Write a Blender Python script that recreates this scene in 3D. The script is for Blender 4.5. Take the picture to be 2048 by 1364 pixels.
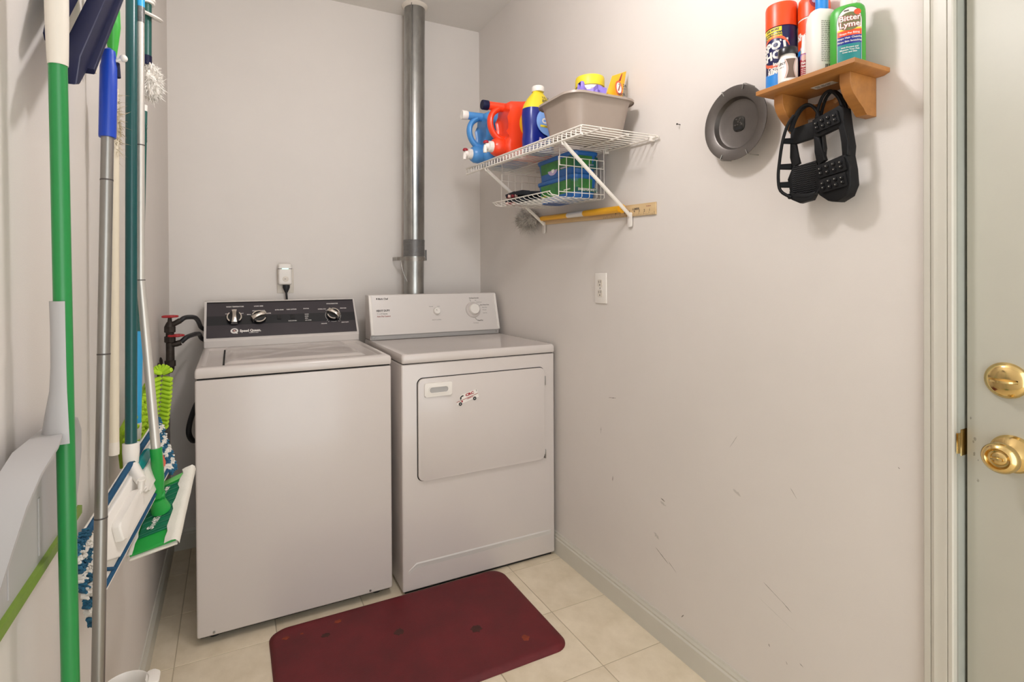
import bpy, bmesh, math, random
from math import sin, cos, pi, radians, sqrt, atan2
from mathutils import Vector, Matrix, noise

for _o in list(bpy.data.objects):
    bpy.data.objects.remove(_o, do_unlink=True)
SC = bpy.context.scene
COL = SC.collection
random.seed(7)

# ------------------------------------------------------------------ camera
def make_camera():
    yaw, pit, rol = radians(26.5432), radians(0.3052), radians(-0.3236)
    F = Vector((sin(yaw) * cos(pit), cos(yaw) * cos(pit), -sin(pit)))
    R = Vector((cos(yaw), -sin(yaw), 0))
    U = R.cross(F)
    R2 = R * cos(rol) + U * sin(rol)
    U2 = -R * sin(rol) + U * cos(rol)
    m = Matrix(((R2.x, U2.x, -F.x, 0), (R2.y, U2.y, -F.y, 0), (R2.z, U2.z, -F.z, 1.2137), (0, 0, 0, 1)))
    cd = bpy.data.cameras.new('camera')
    cd.sensor_width = 36.0
    cd.sensor_fit = 'HORIZONTAL'
    cd.lens = 1072.0 * 36.0 / 2048.0
    cd.shift_x = (1024 - 997.07) / 2048.0
    cd.shift_y = -(682 - 558.25) / 2048.0
    cd.clip_start = 0.02
    co = bpy.data.objects.new('camera', cd)
    COL.objects.link(co)
    co.matrix_world = m
    SC.camera = co
make_camera()

# ------------------------------------------------------------------ world, exposure
w = bpy.data.worlds.new('world')
SC.world = w
w.use_nodes = True
bg = w.node_tree.nodes['Background']
bg.inputs['Color'].default_value = (0.96, 0.99, 1.0, 1)
bg.inputs['Strength'].default_value = 2.1
SC.view_settings.view_transform = 'Standard'
SC.view_settings.look = 'None'
SC.view_settings.gamma = 1.0
SC.view_settings.use_curve_mapping = False
SC.view_settings.exposure = 0.55
LAMP = 76.0

# ------------------------------------------------------------------ room constants
XL, XR, YB, YF, ZC = -0.245, 1.272, 2.7775, -1.30, 2.60

# ------------------------------------------------------------------ materials
def lin(c):
    if isinstance(c, str):
        c = tuple(int(c[i:i + 2], 16) for i in (0, 2, 4))
    return tuple((v / 255 / 12.92) if v / 255 <= 0.04045 else ((v / 255 + 0.055) / 1.055) ** 2.4 for v in c)

MATS = {}
def mat(name, col, rough=0.5, metal=0.0, var=0.0, vscale=8.0, bump=0.0, bscale=60.0, spec=0.5, coat=0.0,
        trans=0.0, emit=None, estr=0.0, col2=None, stretch=None, vary=0.0, alpha=1.0):
    if name in MATS:
        return MATS[name]
    m = bpy.data.materials.new(name)
    m.use_nodes = True
    nt = m.node_tree
    b = nt.nodes['Principled BSDF']
    c = lin(col)
    b.inputs['Base Color'].default_value = (*c, 1)
    b.inputs['Roughness'].default_value = rough
    b.inputs['Metallic'].default_value = metal
    b.inputs['Specular IOR Level'].default_value = spec
    b.inputs['Coat Weight'].default_value = coat
    b.inputs['Transmission Weight'].default_value = trans
    b.inputs['Alpha'].default_value = alpha
    if emit:
        b.inputs['Emission Color'].default_value = (*lin(emit), 1)
        b.inputs['Emission Strength'].default_value = estr
    tc = nt.nodes.new('ShaderNodeTexCoord')
    vec = tc.outputs['Object']
    if stretch:
        mp = nt.nodes.new('ShaderNodeMapping')
        mp.inputs['Scale'].default_value = stretch
        nt.links.new(vec, mp.inputs['Vector'])
        vec = mp.outputs['Vector']
    if var > 0 or col2:
        n = nt.nodes.new('ShaderNodeTexNoise')
        n.inputs['Scale'].default_value = vscale
        n.inputs['Detail'].default_value = 6
        n.inputs['Roughness'].default_value = 0.65
        nt.links.new(vec, n.inputs['Vector'])
        r = nt.nodes.new('ShaderNodeValToRGB')
        c2 = lin(col2) if col2 else tuple(v * (1 - var) for v in c)
        r.color_ramp.elements[0].position = 0.32
        r.color_ramp.elements[1].position = 0.68
        r.color_ramp.elements[0].color = (*c2, 1)
        r.color_ramp.elements[1].color = (*(c if col2 else tuple(min(1, v * (1 + var * .5)) for v in c)), 1)
        nt.links.new(n.outputs['Fac'], r.inputs['Fac'])
        out = r.outputs['Color']
        if vary > 0:
            oi = nt.nodes.new('ShaderNodeObjectInfo')
            mr = nt.nodes.new('ShaderNodeMapRange')
            mr.inputs['To Min'].default_value = 1 - vary
            mr.inputs['To Max'].default_value = 1 + vary * .4
            nt.links.new(oi.outputs['Random'], mr.inputs['Value'])
            hs = nt.nodes.new('ShaderNodeHueSaturation')
            nt.links.new(mr.outputs['Result'], hs.inputs['Value'])
            nt.links.new(out, hs.inputs['Color'])
            out = hs.outputs['Color']
        nt.links.new(out, b.inputs['Base Color'])
    if bump > 0:
        n2 = nt.nodes.new('ShaderNodeTexNoise')
        n2.inputs['Scale'].default_value = bscale
        n2.inputs['Detail'].default_value = 4
        nt.links.new(vec, n2.inputs['Vector'])
        bp = nt.nodes.new('ShaderNodeBump')
        bp.inputs['Strength'].default_value = bump
        bp.inputs['Distance'].default_value = 0.002
        nt.links.new(n2.outputs['Fac'], bp.inputs['Height'])
        nt.links.new(bp.outputs['Normal'], b.inputs['Normal'])
    MATS[name] = m
    return m

M = lambda n: MATS[n]
mat('wall', 'dad3cc', .55, var=.035, vscale=1.6, bump=.10, bscale=420)
mat('ceiling', 'e2ddd6', .8, var=.03, vscale=3, bump=.25, bscale=300)
mat('trim', 'cbc7bb', .38, var=.03, vscale=6)
mat('jamb', 'a3a59c', .5, var=.06, vscale=8)  # darker than the trim: shade of the recessed jamb put into its colour
mat('door', 'bfbdb0', .42, var=.03, vscale=4, bump=.04, bscale=200)
mat('tile', 'e8dac2', .38, col2='d6c7ac', vscale=9, vary=.05, bump=.06, bscale=30)
mat('grout', 'b9ab93', .8, var=.1)
mat('enamel', 'cdc4be', .26, var=.015, vscale=3, coat=.2)
mat('enamel_light', 'd6cfc9', .30, var=.012, vscale=3)
mat('enamel_side', 'c9c4be', .4, var=.02)
mat('grey_plastic', 'a9a6a3', .45, var=.03)
mat('black_gap', '0b0a0a', .8, var=.1)
mat('fascia', '352f34', .38, var=.06, vscale=18, bump=.03, bscale=200)
mat('fascia_strip', '14161b', .34, var=.06)
mat('fascia_text', 'ece7e1', .5, var=.01)
mat('ink', '4a4441', .6, var=.05)
mat('ink_grey', '8f8883', .6, var=.05)
mat('ink_red', '9d5a53', .6, var=.05)
mat('chrome', 'd8d2ca', .18, 1.0, var=.03)
mat('knob_black', '121214', .3, var=.05)
mat('galv', 'a7a7a4', .30, 1.0, var=.22, vscale=26, bump=.05, bscale=40, stretch=(1, 1, .35))
mat('tape', '6d6b69', .38, .35, var=.2, vscale=30, bump=.5, bscale=60, stretch=(1, 1, 5))
mat('strap_metal', 'a5a19b', .35, .9, var=.2, vscale=60)
mat('brass', 'dcc083', .14, 1.0, var=.05, vscale=10)
mat('steel', 'a8a6a2', .32, 1.0, var=.12, vscale=30)
mat('pewter', '736e6a', .46, 1.0, var=.15, vscale=12, bump=.08, bscale=90)
mat('pewter_dark', '3b3935', .55, .8, var=.3, vscale=120, bump=.6, bscale=300)
mat('white_plastic', 'e6e0d8', .35, var=.015)
mat('cream_plastic', 'd9d0c3', .42, var=.03)
mat('white_wire', 'e4ded4', .35, var=.02)
mat('dustpan_grey', 'adaaa9', .4, var=.02, vscale=5)  # even grey of the dustpan plastic
mat('grey_tub', 'a39488', .38, var=.05, vscale=10)
mat('green_pole', '1f8440', .32, var=.06, vscale=5, stretch=(1, 1, .1))
mat('green_rubber', '6f8a2e', .5, var=.15, vscale=15)
mat('teal_pole', '0a4a4a', .28, var=.1, vscale=6, stretch=(1, 1, .1))
mat('dkgreen', '12524a', .35, var=.1)
mat('blue_grip', '0f3fae', .36, var=.06)
mat('lightblue', '2b9fd6', .4, var=.05)
mat('navy', '0a1034', .55, spec=.25, var=.12, vscale=12)
mat('silver_pole', '9a9792', .36, .85, var=.12, vscale=14, stretch=(1, 1, .25))
mat('pale_pole', 'c9c4bc', .35, .5, var=.06, vscale=10, stretch=(1, 1, .2))
mat('cream_pole', 'd6cab4', .5, var=.06, vscale=6, stretch=(1, 1, .1))
mat('leaf_green', '3fae3f', .35, var=.08)
mat('swiffer', '1f9a3f', .36, var=.06)
mat('swiffer_dark', '0f6b4a', .45, var=.12, vscale=30)
mat('swiffer_light', '6fc069', .4, var=.08)
mat('cloth_white', 'ded8cc', .9, var=.06, vscale=25, bump=.3, bscale=180)
mat('pad_white', 'e2dcd2', .85, var=.05, vscale=30, bump=.3, bscale=250)
mat('pad_teal', '12496b', .8, var=.15, vscale=60)
mat('fringe_blue', '2c6f8f', .9, col2='1b3d52', vscale=90)
mat('fringe_white', 'ddd8cf', .9, var=.1, vscale=60)
mat('lime', 'a9cc28', .85, var=.14, vscale=60)
mat('lime_dark', '86a41f', .85, var=.2, vscale=60)
mat('wool', 'f1ece4', .95, var=.08, vscale=40)
mat('wool_tan', 'b9a98c', .95, var=.2, vscale=60)
mat('wool_grey', 'd0c9bf', .95, col2='a09990', vscale=40)
mat('iron', '3a322c', .55, .5, var=.4, vscale=60, bump=.4, bscale=80)
mat('red_handle', 'a3262a', .45, var=.15)
mat('black_rubber', '17171a', .55, var=.1)
mat('rubber_shoe', '08080a', .6, spec=.3, var=.25, vscale=14, bump=.05, bscale=100)
mat('mat_red', '68141c', .62, col2='551016', vscale=7, bump=.22, bscale=260)
mat('rust', '8a3a22', .8, var=.3, vscale=40)
mat('rust_dark', '43201a', .8, var=.3, vscale=40)
mat('wood', 'b2783c', .42, col2='98632e', vscale=7, stretch=(4, .5, 4), bump=.04, bscale=40)
mat('ruler_wood', 'd9bd90', .5, col2='cbab7c', vscale=9, stretch=(6, .6, 6))
mat('yellow', 'f2b21c', .4, var=.05)
mat('yellow_label', 'e8d02e', .42, var=.04)
mat('red_jug', 'f0431f', .3, var=.04, vscale=5)
mat('blue_jug', '4a8fd0', .32, var=.05, vscale=5)
mat('navy_label', '0f2380', .28, var=.08)
mat('sky_label', '7ea6e4', .35, var=.1, vscale=20)
mat('orange', 'e34a14', .36, var=.03)
mat('navy_can', '12164c', .32, var=.06)
mat('cyan_can', '2386d8', .34, var=.06)
mat('orange_dull', 'd9603f', .4, var=.06)
mat('maroon', 'a3232f', .36, var=.08)
mat('purple', '8f79cf', .5, var=.1)
mat('green_bottle', '44a338', .34, var=.05)
mat('teal_label', '15807f', .4, var=.06)
mat('olive', '6d7248', .45, var=.06)
mat('rose', 'd0a79b', .45, var=.06)
mat('brown', '6d5647', .5, var=.06)
mat('box_green', '3c8a34', .36, col2='1f5f2f', vscale=18)
mat('box_blue', '165fa8', .33, var=.06)
mat('dark_teal_label', '0f5a52', .4, var=.06)
mat('lilac', 'b5a4c4', .5, var=.05)
mat('glove_black', '1d1f26', .85, var=.3, vscale=60, bump=.4, bscale=160)
mat('glove_red', '8a2730', .7, var=.2, vscale=40)
mat('glove_pale', 'd8b2a8', .7, var=.1, vscale=40)
mat('scuff', '9b8f80', .7, var=.2, vscale=60, alpha=.55)
mat('smudge', 'aaa394', .7, var=.3, vscale=60, alpha=.22)
mat('led', 'bff3dd', .4, emit='9ff0d0', estr=1.2)
mat('glass_lamp', 'fff4e2', .4, emit='fffcff', estr=LAMP)
mat('pink', 'd98d94', .5, var=.05)

# ------------------------------------------------------------------ mesh builder
class MB:
    def __init__(self):
        self.bm = bmesh.new()

    def _xf(self, vs, m):
        if m is not None:
            for v in vs:
                v.co = m @ v.co

    def box(self, lo, hi, bevel=0.0, seg=2, m=None):
        r = bmesh.ops.create_cube(self.bm, size=1.0)
        vs = r['verts']
        for v in vs:
            v.co = Vector([lo[i] + (v.co[i] + .5) * (hi[i] - lo[i]) for i in range(3)])
        if bevel > 0:
            es = list({e for v in vs for e in v.link_edges})
            rr = bmesh.ops.bevel(self.bm, geom=es, offset=bevel, segments=seg, profile=.5, affect='EDGES')
            vs = list({v for f in rr['faces'] for v in f.verts} | {v for v in vs if v.is_valid})
        self._xf(vs, m)
        return self

    def quadgrid(self, P):
        g = [[self.bm.verts.new(p) for p in row] for row in P]
        for i in range(len(g) - 1):
            for j in range(len(g[0]) - 1):
                self.bm.faces.new((g[i][j], g[i][j + 1], g[i + 1][j + 1], g[i + 1][j]))
        return self

    def loft(self, rings, cap=True, closed=True):
        g = [[self.bm.verts.new(p) for p in r] for r in rings]
        n = len(g[0])
        for a, b in zip(g, g[1:]):
            for j in range(n if closed else n - 1):
                k = (j + 1) % n
                try:
                    self.bm.faces.new((a[j], a[k], b[k], b[j]))
                except ValueError:
                    pass
        if cap:
            self.bm.faces.new(list(reversed(g[0])))
            self.bm.faces.new(g[-1])
        return self

    def tube(self, pts, r, n=10, cap=True, flat=None, sub=0):
        pts = [Vector(p) for p in pts]
        rs = list(r) if isinstance(r, (list, tuple)) else [r] * len(pts)
        if sub:
            P, Q = [], []
            for i in range(len(pts) - 1):
                a, b = pts[i], pts[i + 1]
                z, c = pts[max(i - 1, 0)], pts[min(i + 2, len(pts) - 1)]
                for k in range(sub):
                    t = k / sub
                    P.append(.5 * (2 * a + (b - z) * t + (2 * z - 5 * a + 4 * b - c) * t * t + (3 * a - z - 3 * b + c) * t ** 3))
                    Q.append(rs[i] + (rs[i + 1] - rs[i]) * t)
            pts, rs = P + [pts[-1]], Q + [rs[-1]]
        rings = []
        up = None
        for i, p in enumerate(pts):
            t = (pts[min(i + 1, len(pts) - 1)] - pts[max(i - 1, 0)]).normalized()
            if up is None:
                up = Vector((0, 0, 1)) if abs(t.z) < .9 else Vector((1, 0, 0))
            a = t.cross(up).normalized()
            b = t.cross(a).normalized()
            up = -b if up.dot(-b) > 0 else b
            if up.length < .1:
                up = Vector((0, 1, 0))
            a = t.cross(up).normalized()
            b = a.cross(t).normalized()
            fa, fb = (1, 1) if flat is None else flat
            rings.append([p + (a * cos(2 * pi * j / n) * fa + b * sin(2 * pi * j / n) * fb) * rs[i] for j in range(n)])
        return self.loft(rings, cap)

    def lathe(self, prof, n=24, c=(0, 0, 0), axis='Z', a=1.0, b=1.0, rot=0.0, e=2.0, cap=True):
        rings = []
        for r, h in prof:
            ring = []
            for j in range(n):
                t = 2 * pi * j / n
                ct, st = cos(t), sin(t)
                x = math.copysign(abs(ct) ** (2 / e), ct) * r * a
                y = math.copysign(abs(st) ** (2 / e), st) * r * b
                x, y = x * cos(rot) - y * sin(rot), x * sin(rot) + y * cos(rot)
                if axis == 'Z':
                    p = (c[0] + x, c[1] + y, c[2] + h)
                elif axis == 'X':
                    p = (c[0] + h, c[1] + x, c[2] + y)
                elif axis == '-X':
                    p = (c[0] - h, c[1] - x, c[2] + y)
                elif axis == 'Y':
                    p = (c[0] - x, c[1] + h, c[2] + y)
                else:
                    p = (c[0] + x, c[1] - h, c[2] + y)
                ring.append(p)
            rings.append(ring)
        return self.loft(rings, cap)

    def prism(self, poly, fn, d0, d1, bevel=0.0):
        """polygon of 2-D points, fn(u, v, d) gives the 3-D point"""
        A = [self.bm.verts.new(fn(u, v, d0)) for u, v in poly]
        B = [self.bm.verts.new(fn(u, v, d1)) for u, v in poly]
        n = len(poly)
        fs = [self.bm.faces.new(A), self.bm.faces.new(list(reversed(B)))]
        for i in range(n):
            fs.append(self.bm.faces.new((A[i], B[i], B[(i + 1) % n], A[(i + 1) % n])))
        if bevel > 0:
            es = list(set(fs[0].edges) | set(fs[1].edges))
            bmesh.ops.bevel(self.bm, geom=es, offset=bevel, segments=3, profile=.5, affect='EDGES', clamp_overlap=True)
        return self

    def ring(self, outer, inner, fn, d0, d1):
        """plate with a hole: outer and inner loops with equal counts"""
        n = len(outer)
        L = [[self.bm.verts.new(fn(u, v, d)) for u, v in lp] for lp, d in ((outer, d0), (outer, d1), (inner, d1), (inner, d0))]
        for k in range(4):
            a, b = L[k], L[(k + 1) % 4]
            for i in range(n):
                j = (i + 1) % n
                self.bm.faces.new((a[i], a[j], b[j], b[i]))
        return self

    def patch(self, rows, fn, nx=8, off=0.0):
        """rows = [(z, xl, xr)] laid on a surface fn(x, z, off)"""
        self.quadgrid([[fn(xl + (xr - xl) * i / nx, z, off) for i in range(nx + 1)] for z, xl, xr in rows])
        return self

    def build(self, name, material, parent=None, smooth=True, angle=35, origin=None, recalc=True):
        bm = self.bm
        if recalc:
            bmesh.ops.recalc_face_normals(bm, faces=bm.faces)
        me = bpy.data.meshes.new(name)
        xs = [v.co for v in bm.verts]
        lo = Vector([min(v[i] for v in xs) for i in range(3)])
        hi = Vector([max(v[i] for v in xs) for i in range(3)])
        c = Vector(origin) if origin else Vector(((lo.x + hi.x) / 2, (lo.y + hi.y) / 2, lo.z))
        for v in bm.verts:
            v.co -= c
        bm.to_mesh(me)
        bm.free()
        me.materials.append(MATS[material] if isinstance(material, str) else material)
        if smooth:
            me.shade_smooth()
            me.set_sharp_from_angle(angle=radians(angle))
        o = bpy.data.objects.new(name, me)
        COL.objects.link(o)
        place(o, c, parent)
        return o

WL = {}
def place(o, c, parent=None):
    c = Vector(c)
    WL[o.name] = c
    if parent is not None:
        o.parent = parent
        o.location = c - WL[parent.name]
    else:
        o.location = c

def inst(src, name, c, parent=None, rot=None):
    o = bpy.data.objects.new(name, src.data)
    COL.objects.link(o)
    place(o, c, parent)
    if rot:
        o.rotation_euler = rot
    return o

def thing(name, label, cat, loc=(0, 0, 0), group=None):
    o = bpy.data.objects.new(name, None)
    o.empty_display_size = .05
    COL.objects.link(o)
    place(o, loc)
    return tag(o, label, cat, group)

def tag(o, label, cat, group=None, kind=None):
    o['label'] = label
    o['category'] = cat
    if group:
        o['group'] = group
    if kind:
        o['kind'] = kind
    return o

def struct(o, label=None):
    o['kind'] = 'structure'
    if label:
        o['label'] = label
    return o

# surfaces onto which print is laid: fn(x, z, offset)
def flat_fn(o, right, up):
    o, right, up = Vector(o), Vector(right).normalized(), Vector(up).normalized()
    n = right.cross(up)
    return lambda x, z, d=0.0: o + right * x + up * z + n * d

def cyl_fn(c, r, th0):
    return lambda x, z, d=0.0: Vector((c[0] + (r + d) * cos(th0 + x / r), c[1] + (r + d) * sin(th0 + x / r), c[2] + z))

def oval_fn(c, a, b, rot):
    def f(x, z, d=0.0):
        t = x / a
        px, py = (a + d) * sin(t), -(b + d) * cos(t)
        return Vector((c[0] + px * cos(rot) - py * sin(rot), c[1] + px * sin(rot) + py * cos(rot), c[2] + z))
    return f

def text(s, size, material, parent, fn, x=0.0, z=0.0, off=.0004, align='CENTER', bold=0.02, rot=0.0, sx=1.0, name='lettering', shear=0.0):
    cu = bpy.data.curves.new('t', 'FONT')
    cu.body = s
    cu.size = size
    cu.align_x = align
    cu.align_y = 'CENTER'
    cu.offset = size * bold
    cu.resolution_u = 2
    cu.shear = shear
    t = bpy.data.objects.new('t', cu)
    COL.objects.link(t)
    dg = bpy.context.evaluated_depsgraph_get()
    me = bpy.data.meshes.new_from_object(t.evaluated_get(dg))
    bpy.data.objects.remove(t, do_unlink=True)
    bpy.data.curves.remove(cu)
    mb = MB()
    mb.bm.from_mesh(me)
    bpy.data.meshes.remove(me)
    for v in mb.bm.verts:
        px, py = v.co.x * sx, v.co.y
        v.co = fn(x + px * cos(rot) - py * sin(rot), z + px * sin(rot) + py * cos(rot), off)
    return mb.build(name, material, parent, smooth=False, recalc=False)

def rrect(x0, y0, x1, y1, r, n=6):
    P = []
    for cx, cy, a in ((x1 - r, y0 + r, -pi / 2), (x1 - r, y1 - r, 0), (x0 + r, y1 - r, pi / 2), (x0 + r, y0 + r, pi)):
        for i in range(n + 1):
            t = a + pi / 2 * i / n
            P.append((cx + r * cos(t), cy + r * sin(t)))
    return P

def fuzz(c, rad, n, length, thick, seed=1, droop=.3):
    """tufted fibre ball: core plus curved strands"""
    rnd = random.Random(seed)
    mb = MB()
    c = Vector(c)
    R = Vector(rad)
    r = bmesh.ops.create_icosphere(mb.bm, subdivisions=5, radius=1)
    so = Vector((seed * 3.1, seed * 1.7, 0))
    for v in r['verts']:
        k = .92 + .30 * noise.fractal(v.co * 2.2 + so, 1.0, 2.0, 4) + .05 * rnd.random()
        v.co = c + Vector((v.co.x * R.x, v.co.y * R.y, v.co.z * R.z)) * k
    for _ in range(n):
        d = Vector((rnd.gauss(0, 1), rnd.gauss(0, 1), rnd.gauss(0, 1))).normalized()
        p = c + Vector((d.x * R.x, d.y * R.y, d.z * R.z)) * .9
        s = d.cross(Vector((rnd.gauss(0, 1), rnd.gauss(0, 1), rnd.gauss(0, 1)))).normalized()
        L = length * (.5 + rnd.random())
        bend = Vector((rnd.gauss(0, .5), rnd.gauss(0, .5), rnd.gauss(0, .5) - droop)) * L
        q1 = p + d * L * .5 + bend * .25
        q2 = p + d * L * .8 + bend
        v = [mb.bm.verts.new(x) for x in (p - s * thick, p + s * thick, q1 + s * thick * .7, q1 - s * thick * .7, q2)]
        mb.bm.faces.new((v[0], v[1], v[2], v[3]))
        mb.bm.faces.new((v[3], v[2], v[4]))
    return mb

def dashes(parent, fn, x, z, L, h, material, seed):
    """small print that cannot be read: word-like dashes"""
    rn = random.Random(seed)
    e = x + L
    while x < e - h:
        w_ = min(rn.uniform(2, 5) * h, e - x)
        MB().quadgrid([[fn(x + w_ * i / 3, z + s * h / 2, .0006) for i in range(4)] for s in (-1, 1)]).build('small_print', material, parent, smooth=False)
        x += w_ + h * .8

# ================================================================== THE SETTING
# ---- floor with single tiles
fl = struct(MB().box((XL - .1, YF, -.06), (XR + .1, YB + .1, -.0015)).build('floor', 'grout', smooth=False), 'cream tiled laundry room floor')
TP, TX, TY, G = .2992, 1.029, 1.6441, .0016
tcache = {}
ix0 = int(math.floor((XL - TX) / TP)); ix1 = int(math.ceil((XR - TX) / TP))
iy0 = int(math.floor((YF - TY) / TP)); iy1 = int(math.ceil((YB - TY) / TP))
for i in range(ix0, ix1):
    for j in range(iy0, iy1):
        x0, x1 = max(TX + i * TP, XL) + G, min(TX + (i + 1) * TP, XR) - G
        y0, y1 = max(TY + j * TP, YF) + G, min(TY + (j + 1) * TP, YB) - G
        if x1 - x0 < .004 or y1 - y0 < .004:
            continue
        key = (round(x1 - x0, 4), round(y1 - y0, 4))
        c = ((x0 + x1) / 2, (y0 + y1) / 2, -.006)
        if key not in tcache:
            tcache[key] = MB().box((x0, y0, -.006), (x1, y1, 0), .0008, 1).build('tile', 'tile', fl)
        else:
            inst(tcache[key], 'tile', c, fl)

# ---- walls and ceiling
struct(MB().box((XL - .1, YF, 0), (XL, YB + .1, ZC)).build('wall_left', 'wall', smooth=False), 'beige painted wall with hanging mops')
struct(MB().box((XL, YB, 0), (XR, YB + .1, ZC)).build('wall_back', 'wall', smooth=False), 'beige painted wall behind washer and dryer')
struct(MB().box((XL - .1, YF, ZC), (XR + .1, YB + .1, ZC + .1)).build('ceiling', 'ceiling', smooth=False), 'pale ceiling')
DY0, DY1, DZ = -.295, .535, 2.045
wr = MB()
wr.box((XR, DY1 + .016, 0), (XR + .1, YB + .1, ZC))
wr.box((XR, YF, 0), (XR + .1, DY0 - .016, ZC))
wr.box((XR, DY0 - .016, DZ + .016), (XR + .1, DY1 + .016, ZC))
wall_r = struct(wr.build('wall_right', 'wall', smooth=False), 'beige painted wall with shelves and scuffs')

# scuff marks on the right wall: (y, z, length, angle, width)
def scuff(y, z, L, ang, wd, m='scuff'):
    f = flat_fn((XR, y, z), (0, -1, 0), (0, 0, 1))
    rnd = random.Random(int(y * 1e4 + z * 1e3))
    P = []
    n = 8
    for i in range(n + 1):
        t = i / n - .5
        k = (1 - (2 * t) ** 2) * wd * (.4 + rnd.random())
        cy = rnd.uniform(-.3, .3) * wd
        P.append([f(t * L * cos(ang) - s * k * sin(ang) - cy * sin(ang), t * L * sin(ang) + s * k * cos(ang) + cy * cos(ang), .0005) for s in (-1, 1)])
    MB().quadgrid(P).build('scuff_mark', m, wall_r, smooth=False)
for a in ((1.60, .757, .045, .15, .0012), (1.06, .742, .05, 1.0, .0006), (1.60, .455, .024, 1.5, .0014),
          (1.34, .46, .03, -.25, .004, 'smudge'), (1.34, .472, .022, -.3, .0018),
          (1.345, .285, .07, -.45, .0012), (1.30, .27, .045, -.5, .0008), (1.37, .34, .03, -.5, .006, 'smudge'),
          (.94, .378, .06, -.42, .0009), (.90, .36, .035, -.5, .0007), (.93, .325, .12, -.3, .0006, 'smudge'),
          (.95, .23, .008, -1.2, .0014), (.86, .235, .012, -.4, .001), (.90, .215, .008, -1.0, .001),
          (1.255, .135, .018, .9, .0012), (.64, .80, .005, -.8, .0008), (.635, .30, .03, 1.4, .0009), (.63, .29, .02, 1.5, .0008),
          (1.05, .60, .03, -.4, .004, 'smudge'), (.88, .66, .03, -.9, .0006), (1.67, .62, .03, 1.5, .003, 'smudge')):
    scuff(*a)

# ---- baseboards
def baseboard(name, x, s, y0, y1, label):
    h = .092
    prof = [(0, 0), (s * .011, 0), (s * .011, h * .72), (s * .0075, h * .78), (s * .0085, h * .85), (s * .005, h * .93), (s * .004, h), (0, h)]
    mb = MB()
    mb.loft([[(x + a, y, z) for a, z in prof] for y in (y0, y1)])
    return struct(mb.build(name, 'trim', smooth=False), label)
baseboard('baseboard_right', XR, -1, .592, YB, 'painted baseboard along the right wall')
baseboard('baseboard_left', XL, 1, YF, YB, 'painted baseboard along the left wall')
pb = [(0, 0), (-.011, 0), (-.011, .066), (-.0075, .072), (-.0085, .078), (-.004, .092), (0, .092)]
struct(MB().loft([[(x, YB + a, z) for a, z in pb] for x in (XL + .012, XR - .012)]).build('baseboard_back', 'trim', smooth=False), 'painted baseboard behind the machines')

# ---- door casing, jamb and door
def casing_profile(y_out, s):
    # (across, proud): outer edge to inner edge
    return [(0, 0), (0, .009), (.002, .0105), (.0125, .0115), (.0135, .0085), (.0145, .0115), (.020, .0135), (.030, .0125),
            (.036, .0135), (.0415, .0135), (.0425, .0105), (.0435, .0135), (.0500, .0140), (.0525, .012), (.0525, 0)]
pr = casing_profile(0, 1)
def casing(name, ystart, s, label):
    mb = MB()
    mb.loft([[(XR - p, ystart + s * a, z) for a, p in pr] for z in (0, DZ + .055)])
    return struct(mb.build(name, 'trim', smooth=True, angle=25), label)
casing('trim_1', .5905, -1, 'moulded white door casing beside the door')
casing('trim_2', DY0 - .0555, 1, 'moulded white door casing on the far jamb')
struct(MB().loft([[(XR - p, y, DZ + .055 - a) for a, p in pr] for y in (DY0 - .003, DY1 + .003)]).build('trim_3', 'trim', angle=25), 'moulded white door casing over the door')
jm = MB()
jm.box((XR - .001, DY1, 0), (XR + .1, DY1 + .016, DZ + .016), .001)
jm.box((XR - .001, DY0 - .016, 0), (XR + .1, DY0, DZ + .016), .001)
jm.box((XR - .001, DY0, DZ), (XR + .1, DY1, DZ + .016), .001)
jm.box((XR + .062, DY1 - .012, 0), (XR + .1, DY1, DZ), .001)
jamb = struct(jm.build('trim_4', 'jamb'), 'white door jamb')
dgap = .0045
door = struct(MB().box((XR + .020, DY0 + .003, .012), (XR + .060, DY1 - dgap, DZ - .003), .0015).build('door_1', 'door'), 'off white flat entry door with brass hardware')
MB().box((XR + .063, DY0, 0), (XR + .064, DY1, DZ)).build('gap_backing', 'black_gap', jamb, smooth=False)  # black sheet across the opening behind the door, makes its gap dark
# strike plate with curved lip on the jamb edge
sp = MB()
sp.box((XR + .006, DY1 - .0012, .856), (XR + .040, DY1, .908), .0004, 1)
sp.loft([[(XR + .004 - .010 * sin(t), DY1 - .001 + .004 * (1 - cos(t)) * .6 - d, z) for z in (.862, .868, .896, .902)] for t in (0, .5, 1.0, 1.5) for d in (0,)], cap=False, closed=False)
sp.build('strike_plate', 'brass', jamb)
XD = XR + .020
# deadbolt with thumb turn
db = MB().lathe([(.001, 0), (.033, 0), (.0335, .003), (.031, .008), (.024, .013), (.012, .015), (.001, .0155)], 32, (XD, .4695, 1.0145), '-X').build('deadbolt', 'brass', door)
tt = MB()
tt.loft([[(XD - .0155 - .017 * sqrt(max(0, 1 - (k / 6.0) ** 2)) * 1.0 * (1 if s else 0.0), .4695 + k / 6 * .021, 1.0145 + (q * .0042) * (1 - .3 * abs(k / 6))) for s, q in ((0, -1), (1, -.5), (1, .5), (0, 1))] for k in range(-6, 7)])
tt.build('thumb_turn', 'brass', db)
# door knob
kb = MB().lathe([(.001, 0), (.034, 0), (.0345, .004), (.031, .009), (.02, .013), (.0135, .018), (.0125, .028), (.016, .033), (.024, .038), (.0275, .046), (.0275, .054), (.024, .060), (.0185, .063), (.0165, .0605), (.0150, .058), (.0120, .0575), (.0085, .060), (.001, .0605)], 36, (XD, .4605, .880), '-X').build('door_knob', 'brass', door)
MB().box((XD - .0675, .4605 - .0085, .880 - .0025), (XD - .0585, .4605 + .0085, .880 + .0025), .001).build('turn_button', 'brass', kb)
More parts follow.
